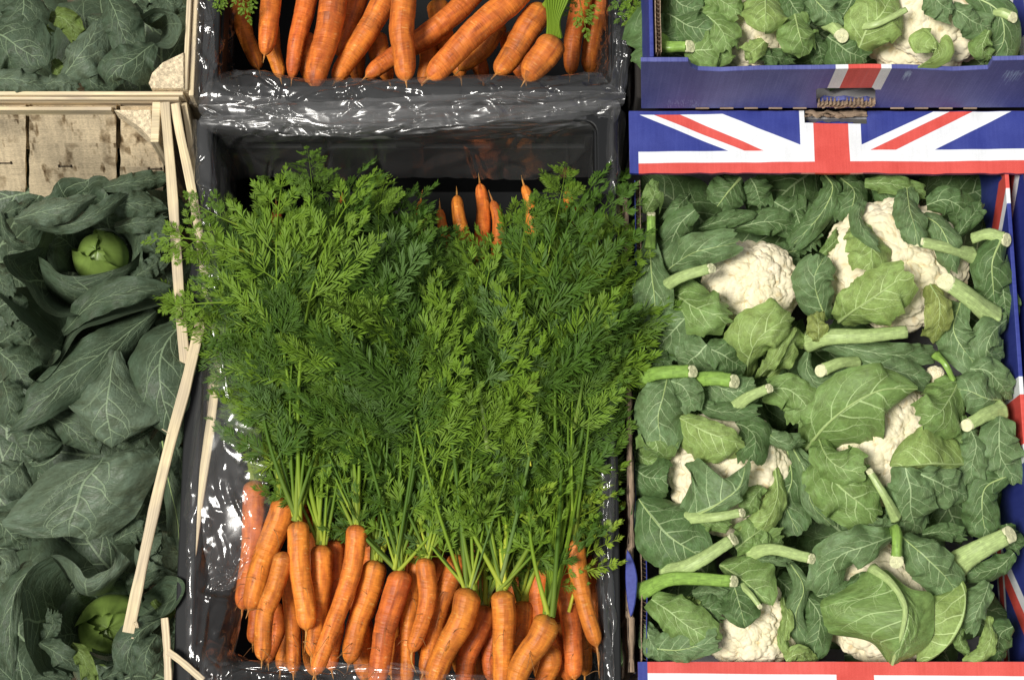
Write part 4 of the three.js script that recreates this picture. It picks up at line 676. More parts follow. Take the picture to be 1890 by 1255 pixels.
function ribGeo(pts, r0, r1, flat = 0.8) { return tube(pts, (s, a) => (lerp(r0, r1, Math.pow(s, 0.7)) + r0 * 0.35 * Math.pow(1 - s, 4)) * (1 + 0.07 * Math.cos(a * 6.283 * 5) + 0.07 * noise(s * 5, a * 6, r0 * 900) + 0.03 * noise(s * 22, a * 9)), { rings: 24, sides: 14, flat, cap: true, uvr: [1, 6] }); }
function cutEnd(pts, r, flat = 0.8) {                           // pale cut face closing the end of a stalk, a little uneven
  const e = pts.at(-1), t = e.clone().sub(pts.at(-2)).normalize(), n = V(0, 1, 0).addScaledVector(t, -t.y).normalize(), b = t.clone().cross(n), face = t.clone();
  const slant = (a, v) => 0.0004 + (1 - Math.cos(a) * v) * r * 0.62, ring = (a, rr, t0) => e.clone().addScaledVector(n, Math.cos(a) * rr * flat).addScaledVector(b, Math.sin(a) * rr).addScaledVector(face, t0);   // cut on a slant, open side up
  return mergeGeometries([gridGeo(16, 4, (u, v) => ring(u * 6.2832, r * v * 1.02, slant(u * 6.2832, v) + (v < 1 ? 0.0008 * noise(u * 16, v * 5) : 0)), (u, v) => [0.5 + 0.4 * v * Math.cos(u * 6.283), 0.5 + 0.4 * v * Math.sin(u * 6.283)]), gridGeo(16, 1, (u, v) => ring(u * 6.2832, r * 1.02, v ? slant(u * 6.2832, 1) : -0.0008))]);
}
// one zoom of the photograph: pixel offset, scale, lift in mm
const zoom = (x0, y0, k, lift = 0) => { const f = (q) => P(x0 + q[0] / k, y0 + q[1] / k, q[2] + lift); f.k = k; f.grow = x0 > 1000 ? 1.38 : 1.22; return f; };
function makers(o, z) {                                          // leaf / stalk builders bound to one thing and one zoom
  const W = (px) => px / z.k / 2000;
  return {
    leaf(mid, w, skin, opt = {}) {
      const [wl, wr] = Array.isArray(w) ? w : [w, w], mean = mid.reduce((a, q) => a + q[2], 0) / mid.length, pts = mid.map(([a, b, h]) => z([a, b, mean + (h - mean) * 1.35])), m = part('leaf', leafGeo(pts, W(wl) * (z.grow ?? 1.22), W(wr) * (z.grow ?? 1.22), opt), SK[skin], o, opt.label);
      if (opt.rib !== 0) { const r = W(opt.rib ?? 0) * 0.62, q = pts.map((p) => p.clone().add(V(0, r * 0.1, 0))); if (r > W(4.2)) part('midrib', ribGeo(q, r, r * 0.25), ribMat, m); }
      return m;
    },
    patch(rows, skin, opt = {}) { return part('leaf', patchGeo(rows.map((r) => r.map(z)), opt.nu, opt.nv, opt.ruffle), SK[skin], o, opt.label); },
    stalk(mid, r, opt = {}) { const pts = mid.map(z), bow = pts[0].distanceTo(pts.at(-1)) * 0.06 * Math.sin(mid[0][0]), m = (pts.slice(1, -1).forEach((p) => { p.x += bow * 0.6; p.z += bow; }), part('stalk', ribGeo(pts, W(opt.r0 ?? r), W(r), opt.flat), opt.green ? ribGreen : ribMat, o, 'thick pale leaf stalk')); if (opt.cut !== 0) part('cut_end', cutEnd(pts, W(r), opt.flat), cutMat, m); return m; },
  };
}

// ---------- cauliflowers ----------
const curdMap = texture(512, 256, (x, y) => { const f = fbm(x / 60, y / 60, 3, 4), n = fbm(x / 6, y / 6, 9, 3), s = Math.max(0, fbm(x / 22, y / 22, 14, 4) - 0.3); const k = 1 + 0.05 * f + 0.05 * n; return [242 * k - s * 70, 232 * k - s * 100, 198 * k - s * 130 + f * 10]; });
const curdMat = phys({ map: curdMap, roughness: 0.72, specularIntensity: 0.5 });
function curdGeo(center, r, squash, seed, detail = 1) {          // domed head of florets: caps upon caps
  const N = Math.round(230 * detail), M = Math.round(120 * detail), o = seed * 13.7;
  return gridGeo(N, M, (u, v) => {
    const a = u * Math.PI * 2, e = (1 - v * 1.28) * Math.PI / 2, x = Math.cos(a) * Math.cos(e), z = Math.sin(a) * Math.cos(e), y = Math.sin(e);
    const k = 1, X = x + o, Y = y + o * 0.7, Z = z - o * 0.4;
    const cap = (f, sx) => { const d = worley(X * f * k + sx, Y * f * k, Z * f * k); return Math.sqrt(Math.max(0, 1 - d * d * 1.15)); };
    const q = r * (0.6 + 0.05 * noise(X * 1.5, Y * 1.5, Z * 1.5)) + r / 0.055 * (0.012 * cap(1.9, 0) + 0.0075 * cap(3.9, 5) + 0.0048 * cap(7.6, 9) + 0.0021 * cap(15, 2));
    return V(center.x + x * q, center.y + y * q * squash, center.z + z * q);
  }, (u, v) => [u * 2, v]);
}
function cauliflower(label, cx, cy, mm, rpx, { squash = 0.8, seed = 1, detail = 1, back = 9 } = {}) {
  const o = thing('cauliflower', label, 'cauliflower', 'cauliflowers in cartons');
  const at = P(cx, cy, mm); at.z = Math.min(at.z, back - rpx / 2000 - 0.012); part('curd', curdGeo(at, rpx / 2000, squash, seed, detail), curdMat, o);
  return o;
}
const z2 = zoom(1150, 310, 3.218), z3 = zoom(1460, 310, 3.2186), z4 = zoom(1150, 650, 3.587), z5 = zoom(1460, 650, 3.586), z6 = zoom(1150, 950, 4.116), z7 = zoom(1460, 950, 4.114), z1 = zoom(1140, 0, 2.52, 98), frontZ = P(0, 203, 4).z;
const behind = (z) => { const f = (q) => { const p = z(q); p.z = Math.min(p.z, frontZ - 0.014); p.x = Math.max(p.x, P(1212, 100, 60).x); return p; }; f.k = z.k; f.grow = z.grow; return f; };
{
  const o = cauliflower('cauliflower with bare creamy curd beside the corrugated wall under the flag flange', 1385, 530, -34, 92, { seed: 1 }), { leaf, stalk } = makers(o, z2);
  leaf([[190, 700, -40], [300, 580, -5], [430, 500, 18], [560, 470, 24], [680, 440, 20]], [100, 85], 'b', { ruffle: 4, rib: 7 });
  leaf([[225, 770, -35], [330, 765, -2], [440, 835, 16], [560, 880, 22], [645, 905, 16]], [120, 130], 'm', { rib: 8, curl: 0.9 });
  stalk([[200, 745, -12], [360, 668, 22], [512, 600, 28]], 30, { r0: 40 });
  leaf([[165, 290, -10], [160, 450, -8], [170, 620, 2], [190, 800, 8], [190, 965, 2]], [95, 100], 'b', { shape: 'obovate', rib: 12, curl: 0.5 });
  stalk([[160, 480, -4], [166, 380, -4], [168, 285, -4]], 26, { green: 1 });
  leaf([[430, 250, -8], [340, 330, -12], [275, 480, -20], [215, 640, -30]], 85, 'd', { curl: 1.0 });
  leaf([[735, 1250, -30], [755, 1120, 4], [810, 1010, 22], [900, 945, 24], [1010, 885, 12]], [150, 90], 'l', { shape: 'cut', rib: 12, jag: 0.09 });
  leaf([[800, 1250, -20], [880, 1160, 4], [940, 1060, 12], [990, 960, 8]], 38, 'l', { jag: 0.14, rib: 0 });
  leaf([[860, 1240, -25], [960, 1130, -3], [1010, 1020, 2], [1100, 1040, -10]], 62, 'l', { jag: 0.12, rib: 6 });
  leaf([[440, 820, 2], [340, 920, 8], [250, 1020, -8], [170, 1000, -28]], 115, 'b', { curl: 0.9, rib: 6 });
  leaf([[500, 1050, 6], [430, 1120, 2], [350, 1190, -15]], 120, 'b', { rib: 5 });
  leaf([[490, 1060, 4], [610, 1120, 4], [730, 1200, -12]], 95, 'd', { rib: 5 });
  leaf([[130, 270, -8], [175, 190, 2], [205, 85, -4]], 72, 'm', { shape: 'round', curl: 1.4, rib: 5 });
  leaf([[450, 360, -34], [600, 310, -26], [800, 272, -26]], 45, 'd', { shape: 'round', rib: 5 }); leaf([[680, 350, -36], [900, 320, -30], [1050, 400, -44]], 75, 'd', { shape: 'round', rib: 6 });
  leaf([[700, 60, -40], [620, 150, -34], [560, 230, -40]], 110, 'd', { rib: 14 }); leaf([[760, 60, -46], [800, 140, -44], [820, 230, -50]], 90, 'd', {}); leaf([[400, 150, -30], [330, 230, -14], [270, 300, -20]], 60, 'd', { curl: 1.6 });
  leaf([[840, 500, -50], [980, 500, -44], [1080, 480, -46]], 60, 'd', { rib: 9 }); leaf([[930, 640, -44], [1010, 600, -40], [1080, 590, -44]], 50, 'd', {}); leaf([[900, 200, -50], [1000, 260, -46], [1150, 300, -50]], 110, 'd', {});
}
{
  const o = cauliflower('cauliflower with two lime leaves folded across its curd, below the flag flange', 1654, 486, -34, 132, { seed: 2, squash: 0.62, detail: 1.25 }), { leaf, stalk } = makers(o, z3);
  leaf([[285, 915, -10], [400, 830, 18], [550, 730, 32], [705, 622, 34]], [120, 165], 'l', { rib: 15, jag: 0.1, ruffle: 4 });
  stalk([[110, 1030, -14], [220, 1008, 6], [450, 1000, 14], [690, 975, 14]], 38, { r0: 52, flat: 0.9, cut: 0 });
  leaf([[180, 1040, -15], [450, 1090, -3], [640, 1110, -3], [860, 1095, -20]], [60, 65], 'b', { rib: 6 });
  leaf([[172, 1050, 4], [165, 950, 16], [158, 850, 8]], 52, 'y', { jag: 0.12, rib: 6 });
  leaf([[215, 905, -12], [170, 790, -2], [140, 660, 8], [195, 535, 6]], 105, 'b', { curl: 1.0, rib: 8 });
  leaf([[440, 290, -5], [470, 420, 16], [480, 520, 22], [455, 620, 24]], [115, 120], 'l', { rib: 8, jag: 0.1 });
  leaf([[430, 175, 0], [405, 290, 14], [450, 390, 26], [525, 465, 26]], 42, 'b', { rib: 5 });
  leaf([[690, 110, -5], [710, 250, 18], [740, 360, 28], [755, 455, 28]], [80, 78], 'b', { rib: 7 });
  leaf([[775, 275, 5], [880, 340, 18], [940, 450, 20], [975, 620, 8]], 75, 'b', { rib: 8, curl: 1.0 });
  stalk([[1080, 520, -2], [940, 490, 20], [775, 440, 28]], 32, { r0: 40 });
  stalk([[1210, 900, -14], [1080, 790, 8], [945, 690, 18]], 52, { r0: 62, flat: 0.7 });
  leaf([[1255, 420, 8], [1200, 560, 10], [1205, 700, 0], [1210, 870, -15]], [120, 95], 'd', { curl: 1.1, rib: 10 });
  stalk([[1080, 420, -4], [1180, 400, 6], [1262, 420, 8]], 40, { r0: 24 });
  leaf([[810, 220, -10], [920, 190, -4], [1020, 240, -6], [1050, 340, -15]], 85, 'd', { rib: 6 }); leaf([[980, 420, 0], [1060, 310, 5], [1145, 200, 0]], 58, 'd', { curl: 1.2, rib: 6 });
  leaf([[1010, 800, -2], [970, 960, 2], [1030, 1080, 2], [1110, 1180, -5]], 95, 'b', { rib: 7, ruffle: 5 }); leaf([[1290, 900, -10], [1200, 980, 2], [1170, 1080, 2], [1270, 1120, -15]], 95, 'b', { rib: 5, ruffle: 5 });
  leaf([[830, 690, 14], [885, 800, 24], [885, 900, 18], [840, 1030, 0]], 72, 'y', { rib: 7, jag: 0.1 });
  leaf([[205, 40, -34], [250, 120, -22], [190, 260, -24], [20, 450, -32]], 66, 'd', { rib: 9 }); leaf([[440, 90, -14], [600, 95, -8], [800, 150, -18]], 55, 'm', { rib: 6 }); leaf([[300, 60, -36], [380, 150, -20], [330, 330, -22]], 90, 'd', { rib: 8 });
  leaf([[500, 70, -30], [620, 150, -22], [700, 120, -26]], 80, 'd', {}); leaf([[30, 250, -40], [60, 350, -36], [140, 480, -40]], 90, 'd', {}); leaf([[190, 510, -20], [260, 440, -14], [320, 360, -18]], 40, 'm', {});
  leaf([[1240, 640, -12], [1270, 760, -10], [1280, 900, -20]], 80, 'd', { curl: 0.9 });
}
{
  const o = cauliflower('cauliflower half hidden by a broad blue green leaf, beside the torn cardboard wall', 1342, 870, -34, 116, { seed: 3, squash: 0.66 }), { leaf, stalk } = makers(o, z4);
  leaf([[320, 405, 0], [500, 500, 18], [650, 565, 24], [800, 620, 16]], [70, 165], 'l', { rib: 9, jag: 0.1 });
  leaf([[190, 470, -14], [210, 560, 4], [230, 640, 6], [200, 690, -10]], 110, 'm', { rib: 5 });
  leaf([[300, 150, 8], [265, 300, 18], [235, 430, 16], [255, 640, 8]], [150, 130], 'b', { rib: 8, ruffle: 4 }); leaf([[320, 190, 10], [400, 230, 16], [440, 290, 14], [450, 380, 8]], 90, 'b', { rib: 5 });
  stalk([[110, 190, -10], [240, 140, 14], [440, 128, 18]], 40, { r0: 46, green: 1 });
  stalk([[450, 200, -4], [600, 186, 14], [715, 190, 16]], 44, { r0: 50, green: 1 });
  stalk([[740, 370, -4], [850, 310, 12], [955, 245, 16]], 30, { r0: 44 });
  leaf([[470, 210, -8], [600, 220, -2], [750, 260, 4], [880, 190, 2]], [100, 120], 'b', { rib: 6 });
  leaf([[465, 310, -6], [600, 385, 0], [760, 395, 4], [905, 395, 6]], [55, 50], 'd', { rib: 5 });
  leaf([[690, 470, -12], [800, 490, 2], [875, 560, 12], [850, 730, 20]], [95, 90], 'd', { rib: 6, curl: 0.9 });
  leaf([[945, 245, 0], [1100, 250, -3], [1210, 350, -3], [1180, 490, -10]], [100, 120], 'm', { rib: 6, curl: 0.9 });
  leaf([[925, 470, 0], [1000, 570, 6], [1090, 605, 8], [1195, 590, 0]], [75, 50], 'b', { rib: 7, curl: 1.4 });
  leaf([[400, 1095, 5], [560, 1045, 22], [680, 970, 28], [775, 890, 30], [812, 745, 24]], [255, 60], 'b', { rib: 14, ruffle: 5, shape: 'round' });
  stalk([[390, 1100, 0], [600, 1082, 22], [775, 1065, 24]], 28, { r0: 36 }); leaf([[420, 1120, 0], [560, 1130, 8], [720, 1150, 6]], 50, 'm', { rib: 0 });
  leaf([[1010, 760, -6], [1025, 950, 2], [955, 1110, 8], [800, 1210, 0]], [70, 75], 'l', { rib: 9, jag: 0.1 }); leaf([[930, 890, 8], [870, 960, 14], [800, 1080, 8]], 55, 'm', { rib: 4 });
  leaf([[1090, 650, -22], [1120, 850, -14], [1080, 1000, -14], [1160, 1190, -15]], 115, 'd', { rib: 8 }); leaf([[1130, 640, -12], [1220, 820, -6], [1250, 1000, -6], [1380, 1140, -12]], 55, 'b', { rib: 7, curl: 1.2 });
  leaf([[60, 760, -20], [150, 820, -6], [300, 850, 4]], 120, 'd', { rib: 5 }); leaf([[70, 640, -30], [130, 700, -20], [260, 750, -10]], 70, 'm', { rib: 0 });
  leaf([[640, 420, -20], [720, 500, -14], [760, 600, -6]], 110, 'd', { rib: 0 }); leaf([[130, 40, -20], [230, 40, -10], [330, 80, -14]], 60, 'd', { rib: 4 });
  const n = makers(o, z6);
  n.leaf([[120, -120, -6], [280, 90, 6], [460, 240, 10], [650, 350, 6]], [250, 210], 'd', { rib: 7, ruffle: 4, shape: 'round' });
  n.stalk([[320, 445, -4], [480, 420, 14], [650, 330, 22], [820, 200, 22]], 46, { r0: 62 });
  n.leaf([[860, 260, 4], [1000, 150, 6], [1130, 60, 2]], 110, 'm', { rib: 8 }); n.leaf([[950, 260, -4], [1060, 250, 2], [1220, 200, -8]], 110, 'm', { rib: 5 });
}
{
  const o = cauliflower('cauliflower wrapped nearly shut by broad light leaves, by the red print of the side wall', 1640, 822, -36, 118, { seed: 4, squash: 0.68, detail: 1.15 }), { leaf, stalk } = makers(o, z5);
  leaf([[90, 660, -18], [240, 480, 12], [420, 335, 28], [610, 250, 34], [840, 245, 26]], [175, 290], 'm', { rib: 16, ruffle: 5, jag: 0.08, shape: 'round' });
  leaf([[1120, 170, 0], [1060, 300, 18], [980, 400, 28], [850, 440, 30]], [165, 130], 'm', { rib: 8, jag: 0.08 });
  leaf([[1180, 740, 0], [1050, 742, 16], [900, 742, 28], [660, 758, 28]], [25, 215], 'l', { rib: 12, jag: 0.06, shape: 'round' });
  leaf([[190, 580, 2], [240, 690, 18], [340, 770, 24], [490, 800, 26]], [140, 100], 'm', { rib: 8, jag: 0.09 });
  leaf([[160, 640, -12], [290, 850, 10], [420, 970, 16], [580, 1110, 4]], [200, 170], 'm', { rib: 9, ruffle: 5 });
  stalk([[700, 1100, 2], [620, 950, 22], [530, 800, 26]], 22, { r0: 34 });
  leaf([[760, 755, 24], [790, 900, 22], [800, 1050, 10], [830, 1200, -10]], [150, 120], 'b', { rib: 6, ruffle: 6 }); leaf([[830, 790, 18], [950, 850, 18], [1080, 910, 8], [1180, 970, -5]], [110, 120], 'b', { rib: 6, ruffle: 5 });
  leaf([[-10, 600, -22], [110, 780, -8], [180, 980, -8], [270, 1140, -15]], [60, 75], 'b', { rib: 7, curl: 1.1 });
  leaf([[330, 1150, -4], [480, 1120, 4], [600, 1160, 2], [720, 1070, 0]], 50, 'b', { rib: 5 });
  stalk([[1400, 380, -10], [1310, 430, 4], [1185, 475, 10]], 40, { r0: 54, flat: 0.7 }); leaf([[1400, 320, -6], [1280, 300, 8], [1180, 255, 8], [1070, 240, 0]], [110, 120], 'b', { rib: 9 });
  leaf([[1390, 420, 0], [1380, 560, 8], [1400, 700, 2], [1500, 870, -10]], [130, 115], 'b', { rib: 5, ruffle: 5 }); leaf([[1180, 480, 2], [1230, 620, 8], [1200, 760, 2], [1190, 870, -5]], 85, 'b', { rib: 6, ruffle: 6 });
  leaf([[1430, 820, -10], [1290, 900, -8], [1270, 1050, -12], [1300, 1240, -20]], 105, 'd', { rib: 9 }); leaf([[490, 55, -2], [650, 110, 3], [800, 150, 3], [940, 195, -5]], 85, 'b', { rib: 5 });
  leaf([[1170, 110, -5], [1300, 125, 2], [1400, 225, -4], [1440, 310, -15]], 95, 'b', { rib: 5 }); leaf([[120, 0, -10], [110, 120, -4], [180, 200, -4], [410, 135, -5]], 62, 'b', { rib: 6, curl: 1.3 });
  stalk([[450, 65, -8], [330, 85, 4], [220, 115, 6]], 40, { r0: 28 }); stalk([[960, 20, -4], [1030, 90, 8], [1080, 190, 2]], 18, { r0: 24, cut: 0, green: 1 });
  leaf([[1140, 420, -2], [1150, 560, -2], [1160, 720, -6]], 60, 'm', { curl: 1.2 });
  part('curd', curdGeo(P(1727, 693, -18), 0.009, 1, 9, 0.5), curdMat, o);
}
{
  const o = cauliflower('cauliflower with a dark leaf tip hanging over its curd, against the red front flange', 1382, 1150, -30, 88, { seed: 5 }), { leaf, stalk } = makers(o, z6);
  stalk([[130, 590, -12], [400, 530, 16], [820, 505, 22]], 42, { r0: 52, green: 1 }); leaf([[530, 600, 4], [680, 590, 10], [800, 610, 10]], 40, 'b', { rib: 0 });
  stalk([[960, 300, -6], [1150, 290, 12], [1415, 330, 16]], 38, { r0: 44 }); leaf([[1010, 340, 0], [1130, 350, 8], [1280, 350, 6]], 30, 'b', { rib: 0 });
  leaf([[740, 380, -2], [880, 470, 8], [1000, 570, 14], [1120, 690, 14]], [200, 70], 'm', { rib: 12, shape: 'round' }); stalk([[900, 540, 10], [960, 590, 20], [1035, 690, 22]], 18, { r0: 24 });
  leaf([[820, 480, 10], [870, 620, 18], [932, 860, 24]], [130, 105], 'd', { rib: 8, shape: 'round', curl: 0.4 });
  leaf([[490, 640, -4], [620, 700, 10], [760, 740, 16]], 90, 'd', { rib: 5 });
  leaf([[215, 640, -2], [370, 750, 14], [560, 890, 20], [725, 990, 16]], [140, 130], 'm', { rib: 5, ruffle: 4 }); leaf([[190, 1010, -6], [400, 1030, 10], [560, 1000, 16], [725, 955, 18]], [130, 85], 'b', { rib: 9 });
  leaf([[1220, 630, -6], [1250, 800, 2], [1215, 950, 2], [1265, 1070, 2]], 40, 'l', { jag: 0.14, rib: 0 });
  leaf([[1270, 360, -12], [1375, 560, -3], [1315, 780, -3], [1415, 1010, -10]], [60, 80], 'b', { rib: 8, curl: 1.2 }); leaf([[1390, 600, -12], [1500, 780, -4], [1490, 900, -4], [1420, 1090, -10]], 105, 'd', { rib: 6 });
  leaf([[1240, 1110, 0], [1330, 1060, 4], [1440, 1140, -10]], 65, 'l', { jag: 0.1, rib: 0 }); leaf([[1180, 480, -20], [1300, 620, -18], [1340, 800, -22]], 120, 'd', { rib: 6 }); leaf([[160, 820, -12], [220, 980, -4], [290, 1080, -4]], 80, 'b', { rib: 5 });
  leaf([[440, 640, 2], [520, 700, 6], [600, 730, 8]], 60, 'l', { rib: 0 });
}
{
  const o = cauliflower('cauliflower covered by a broad leaf with a curved pale midrib, against the red front flange', 1628, 1115, -40, 112, { seed: 6, squash: 0.62 }), { leaf, stalk } = makers(o, z7);
  makers(o, z7).patch([[[540, 450, 6], [590, 425, 14], [620, 410, 16], [670, 415, 14], [730, 420, 8]], [[400, 570, 6], [600, 570, 22], [785, 550, 29], [860, 590, 27], [910, 560, 20]], [[228, 660, 2], [330, 690, 16], [560, 690, 26], [870, 700, 37], [915, 700, 34], [970, 700, 30], [1075, 600, 20]], [[245, 780, 0], [380, 800, 16], [590, 800, 26], [888, 800, 37], [935, 800, 34], [990, 800, 30], [1090, 740, 22]], [[280, 890, -6], [470, 890, 12], [640, 910, 24], [866, 920, 33], [915, 925, 30], [970, 930, 26], [1075, 930, 16]], [[610, 970, -2], [680, 1000, 12], [745, 1020, 18], [830, 1030, 23], [865, 1035, 21], [900, 1040, 18], [960, 1060, 10]], [[740, 1130, -4], [755, 1135, 0], [772, 1140, 4], [800, 1135, 2], [850, 1110, 0]]], 'm', { nu: 50, nv: 44, ruffle: 3, label: 'broad leaf with a thick curved midrib' });
  stalk([[615, 405, 12], [780, 545, 30], [888, 725, 39], [868, 920, 35], [772, 1140, 6]], 11, { r0: 30, cut: 0 });
  leaf([[1250, 420, 0], [1325, 600, 10], [1295, 830, 16], [1150, 1035, 10], [970, 1130, 0]], [20, 290], 'l', { rib: 12, shape: 'round' });
  stalk([[770, 150, -6], [810, 140, 22], [806, 330, 26]], 50, { r0: 40, green: 1 });
  leaf([[770, 170, 12], [560, 240, 24], [360, 330, 20], [240, 590, 0]], [130, 140], 'b', { rib: 6, ruffle: 4 }); leaf([[850, 170, 12], [1000, 300, 22], [1150, 440, 18], [1270, 600, 5]], [130, 150], 'b', { rib: 8, ruffle: 4 });
  leaf([[170, 620, -14], [330, 600, -4], [540, 620, 6]], 80, 'd', { rib: 4 }); leaf([[520, 440, 4], [560, 540, 12], [600, 680, 16]], 120, 'd', { rib: 5 });
  leaf([[1510, 515, 0], [1460, 650, 8], [1400, 780, 8], [1350, 895, 0]], [70, 90], 'b', { rib: 6 }); leaf([[1505, 770, -5], [1520, 950, 4], [1460, 1080, 4], [1330, 1125, 0]], [55, 65], 'l', { rib: 6, curl: 1.2 }); leaf([[1300, 860, 0], [1290, 960, 4], [1360, 1060, 2]], 55, 'm', { curl: 1.4 });
  leaf([[1690, 850, -10], [1600, 900, -8], [1580, 1000, -12], [1580, 1120, -20]], 95, 'd', {});
  stalk([[1200, 420, -20], [1400, 290, 4], [1635, 165, 10]], 62, { r0: 92, flat: 0.7 }); leaf([[1700, 290, -5], [1580, 400, -3], [1450, 440, -8], [1290, 430, -15]], [90, 85], 'd', { rib: 5, curl: 1.3 });
  leaf([[1000, 150, -14], [1150, 130, -8], [1330, 160, -12]], 60, 'd', { curl: 0.9 }); leaf([[1640, 70, -10], [1690, 180, -6], [1720, 290, -12]], 70, 'd', {}); leaf([[1330, 560, -4], [1340, 680, -2], [1330, 800, -4]], 80, 'm', {});
}
{
  const o = cauliflower('cauliflower behind the blue front panel, a lime leaf splitting its curd', 1388, 64, 62, 84, { seed: 7, squash: 0.75, back: frontZ }), { leaf, stalk } = makers(o, behind(z1));
  leaf([[230, 60, -6], [340, 120, 8], [470, 150, 10]], 85, 'd', { rib: 5 }); leaf([[380, 50, 5], [480, 130, 14], [515, 240, 10]], 75, 'm', { rib: 5 }); stalk([[110, 190, -8], [220, 215, 4], [322, 215, 8]], 28, { r0: 40, green: 1 });
  leaf([[310, 240, 0], [420, 230, 8], [530, 215, 4]], 75, 'm', { rib: 5 }); leaf([[690, -70, 5], [690, 40, 22], [685, 150, 26]], [95, 90], 'l', { rib: 8, shape: 'round' }); leaf([[820, 40, 5], [850, 170, 20], [875, 315, 8]], [80, 80], 'm', { rib: 9 });
  leaf([[685, 190, 16], [630, 265, 14], [595, 335, 4]], 42, 'l', { rib: 0, jag: 0.12 }); leaf([[430, 260, 0], [450, 300, 2], [460, 340, -6]], 45, 'm', { rib: 0 }); leaf([[200, 60, -10], [200, 150, -4], [300, 190, -4]], 50, 'd', { curl: 1.2 }); leaf([[400, -40, 0], [500, 10, 12], [570, 70, 12]], 60, 'm', { rib: 6 });
  leaf([[780, -30, 0], [830, 40, 8], [900, 120, 2]], 70, 'd', { rib: 6 }); leaf([[230, -40, -8], [300, 20, -2], [380, 50, 0]], 80, 'd', {}); leaf([[640, 300, 4], [720, 320, 2], [820, 330, -6]], 40, 'd', {}); leaf([[890, 150, -6], [940, 220, -4], [950, 330, -14]], 50, 'd', { curl: 1.2 });
}
{
  const o = cauliflower('cauliflower with a wide bare curd behind the blue front panel, beside the dark carton wall', 1704, 26, 62, 124, { seed: 8, squash: 0.62, detail: 1.25, back: frontZ }), { leaf, stalk } = makers(o, behind(z1));
  leaf([[870, -50, 0], [960, 40, 10], [1025, 115, 6]], 62, 'b', { rib: 7 }); leaf([[1115, 240, 0], [1170, 130, 16], [1230, 60, 20], [1290, -30, 10]], [110, 115], 'l', { rib: 6, ruffle: 4 }); stalk([[1090, 120, 4], [1200, 110, 22], [1345, 45, 22]], 15, { r0: 22, cut: 0 });
  leaf([[980, 170, -6], [1080, 240, 2], [1165, 315, -5]], 90, 'd', { rib: 5 }); stalk([[980, 110, -4], [1010, 130, 4], [1036, 156, 8]], 30, { r0: 30 }); leaf([[1100, -30, 0], [1060, 60, 4], [1000, 130, 2]], 70, 'd', { rib: 5 });
  leaf([[1450, -40, 20], [1500, 10, 26], [1560, 60, 22]], 60, 'b', { rib: 5 }); leaf([[1560, 30, 14], [1650, 95, 14], [1740, 135, 6]], 60, 'b', { rib: 6 }); leaf([[1730, 140, 8], [1700, 220, 8], [1745, 325, 0]], 45, 'm', { curl: 1.3 });
  leaf([[1640, -30, 0], [1780, 60, 4], [1795, 200, -3], [1715, 325, -10]], [80, 70], 'd', { rib: 7, curl: 1.0 }); stalk([[1740, 60, -2], [1790, 60, 6], [1830, 75, 8]], 24, { r0: 20 }); leaf([[1470, 335, 12], [1480, 285, 20], [1505, 245, 16]], 75, 'l', { rib: 0, shape: 'round' });
}
{ // trimmings and loose dark leaves low in the cartons, between the heads
  const r = rng(55), o = thing('loose_leaves', 'loose cauliflower leaves lying low between the heads in the full carton', 'leaves');
  for (let k = 0; k < 70; k++) { const x = 1215 + r() * 620, y = 350 + r() * 860, a = r() * 6.283, l = 60 + r() * 60; part('leaf', leafGeo([P(x - Math.cos(a) * l, y - Math.sin(a) * l, -92 - r() * 20), P(x, y, -72 - r() * 20), P(x + Math.cos(a) * l, y + Math.sin(a) * l, -80 - r() * 20)], 0.04, 0.04, { nu: 14, nv: 14, shape: 'round' }), SK.d, o); }
  const o2 = thing('loose_leaves', 'loose cauliflower leaves lying low behind the blue front panel', 'leaves');
  for (let k = 0; k < 16; k++) { const x = 1220 + r() * 640, y = r() * 130, a = r() * 6.283, l = 60; part('leaf', leafGeo([P(x - Math.cos(a) * l, y - Math.sin(a) * l, 30), P(x, y, 44), P(x + Math.cos(a) * l, y + Math.sin(a) * l, 30)], 0.04, 0.04, { nu: 14, nv: 14, shape: 'round' }), SK.d, o2); }
}
// ---------- cabbages in the wooden crates ----------
const c1 = zoom(0, 320, 4.1825), c2 = zoom(0, 560, 4.1825), c3 = zoom(0, 800, 4.1825), c4 = zoom(0, 955, 4.1825), c0 = zoom(0, 0, 2.9875, 8);
function heart(parent, center, r, seed, skin, label) {             // a tight ball of leaves wrapped over one another: nested shells with a free edge
  const R = rng(seed * 19 + 1), h = part('heart', new THREE.SphereGeometry(r * 0.9, 40, 28).scale(1, 0.88, 1).translate(center.x, center.y, center.z), SK[skin], parent, label);
  for (let k = 0; k < 4; k++) {
    const turn = seed * 1.3 + k * 2.3, q = r * (0.92 + k * 0.06), reach = 0.95 - k * 0.06, off = 0.05 - k * 0.2;
    part('heart_leaf', gridGeo(44, 26, (u, v) => {              // v from the foot of the ball up and over its crown
      const a = turn + (u - 0.5) * 3.4 * (1 - 0.35 * v), e = lerp(-0.5, Math.PI / 2 + off + 0.25 * Math.sin(u * Math.PI) * reach + 0.08 * noise(u * 8 + seed, k), v), w = q * (1 + 0.025 * noise(u * 5 + k * 7, v * 5, seed) + 0.08 * Math.pow(Math.abs(u * 2 - 1), 6) + 0.14 * Math.pow(v, 9));
      return V(center.x + Math.cos(a) * Math.cos(e) * w, center.y + Math.sin(e) * w * 0.88, center.z + Math.sin(a) * Math.cos(e) * w);
    }, (u, v) => [u, v * 0.9 + 0.03]), SK[skin], h);
  }
}
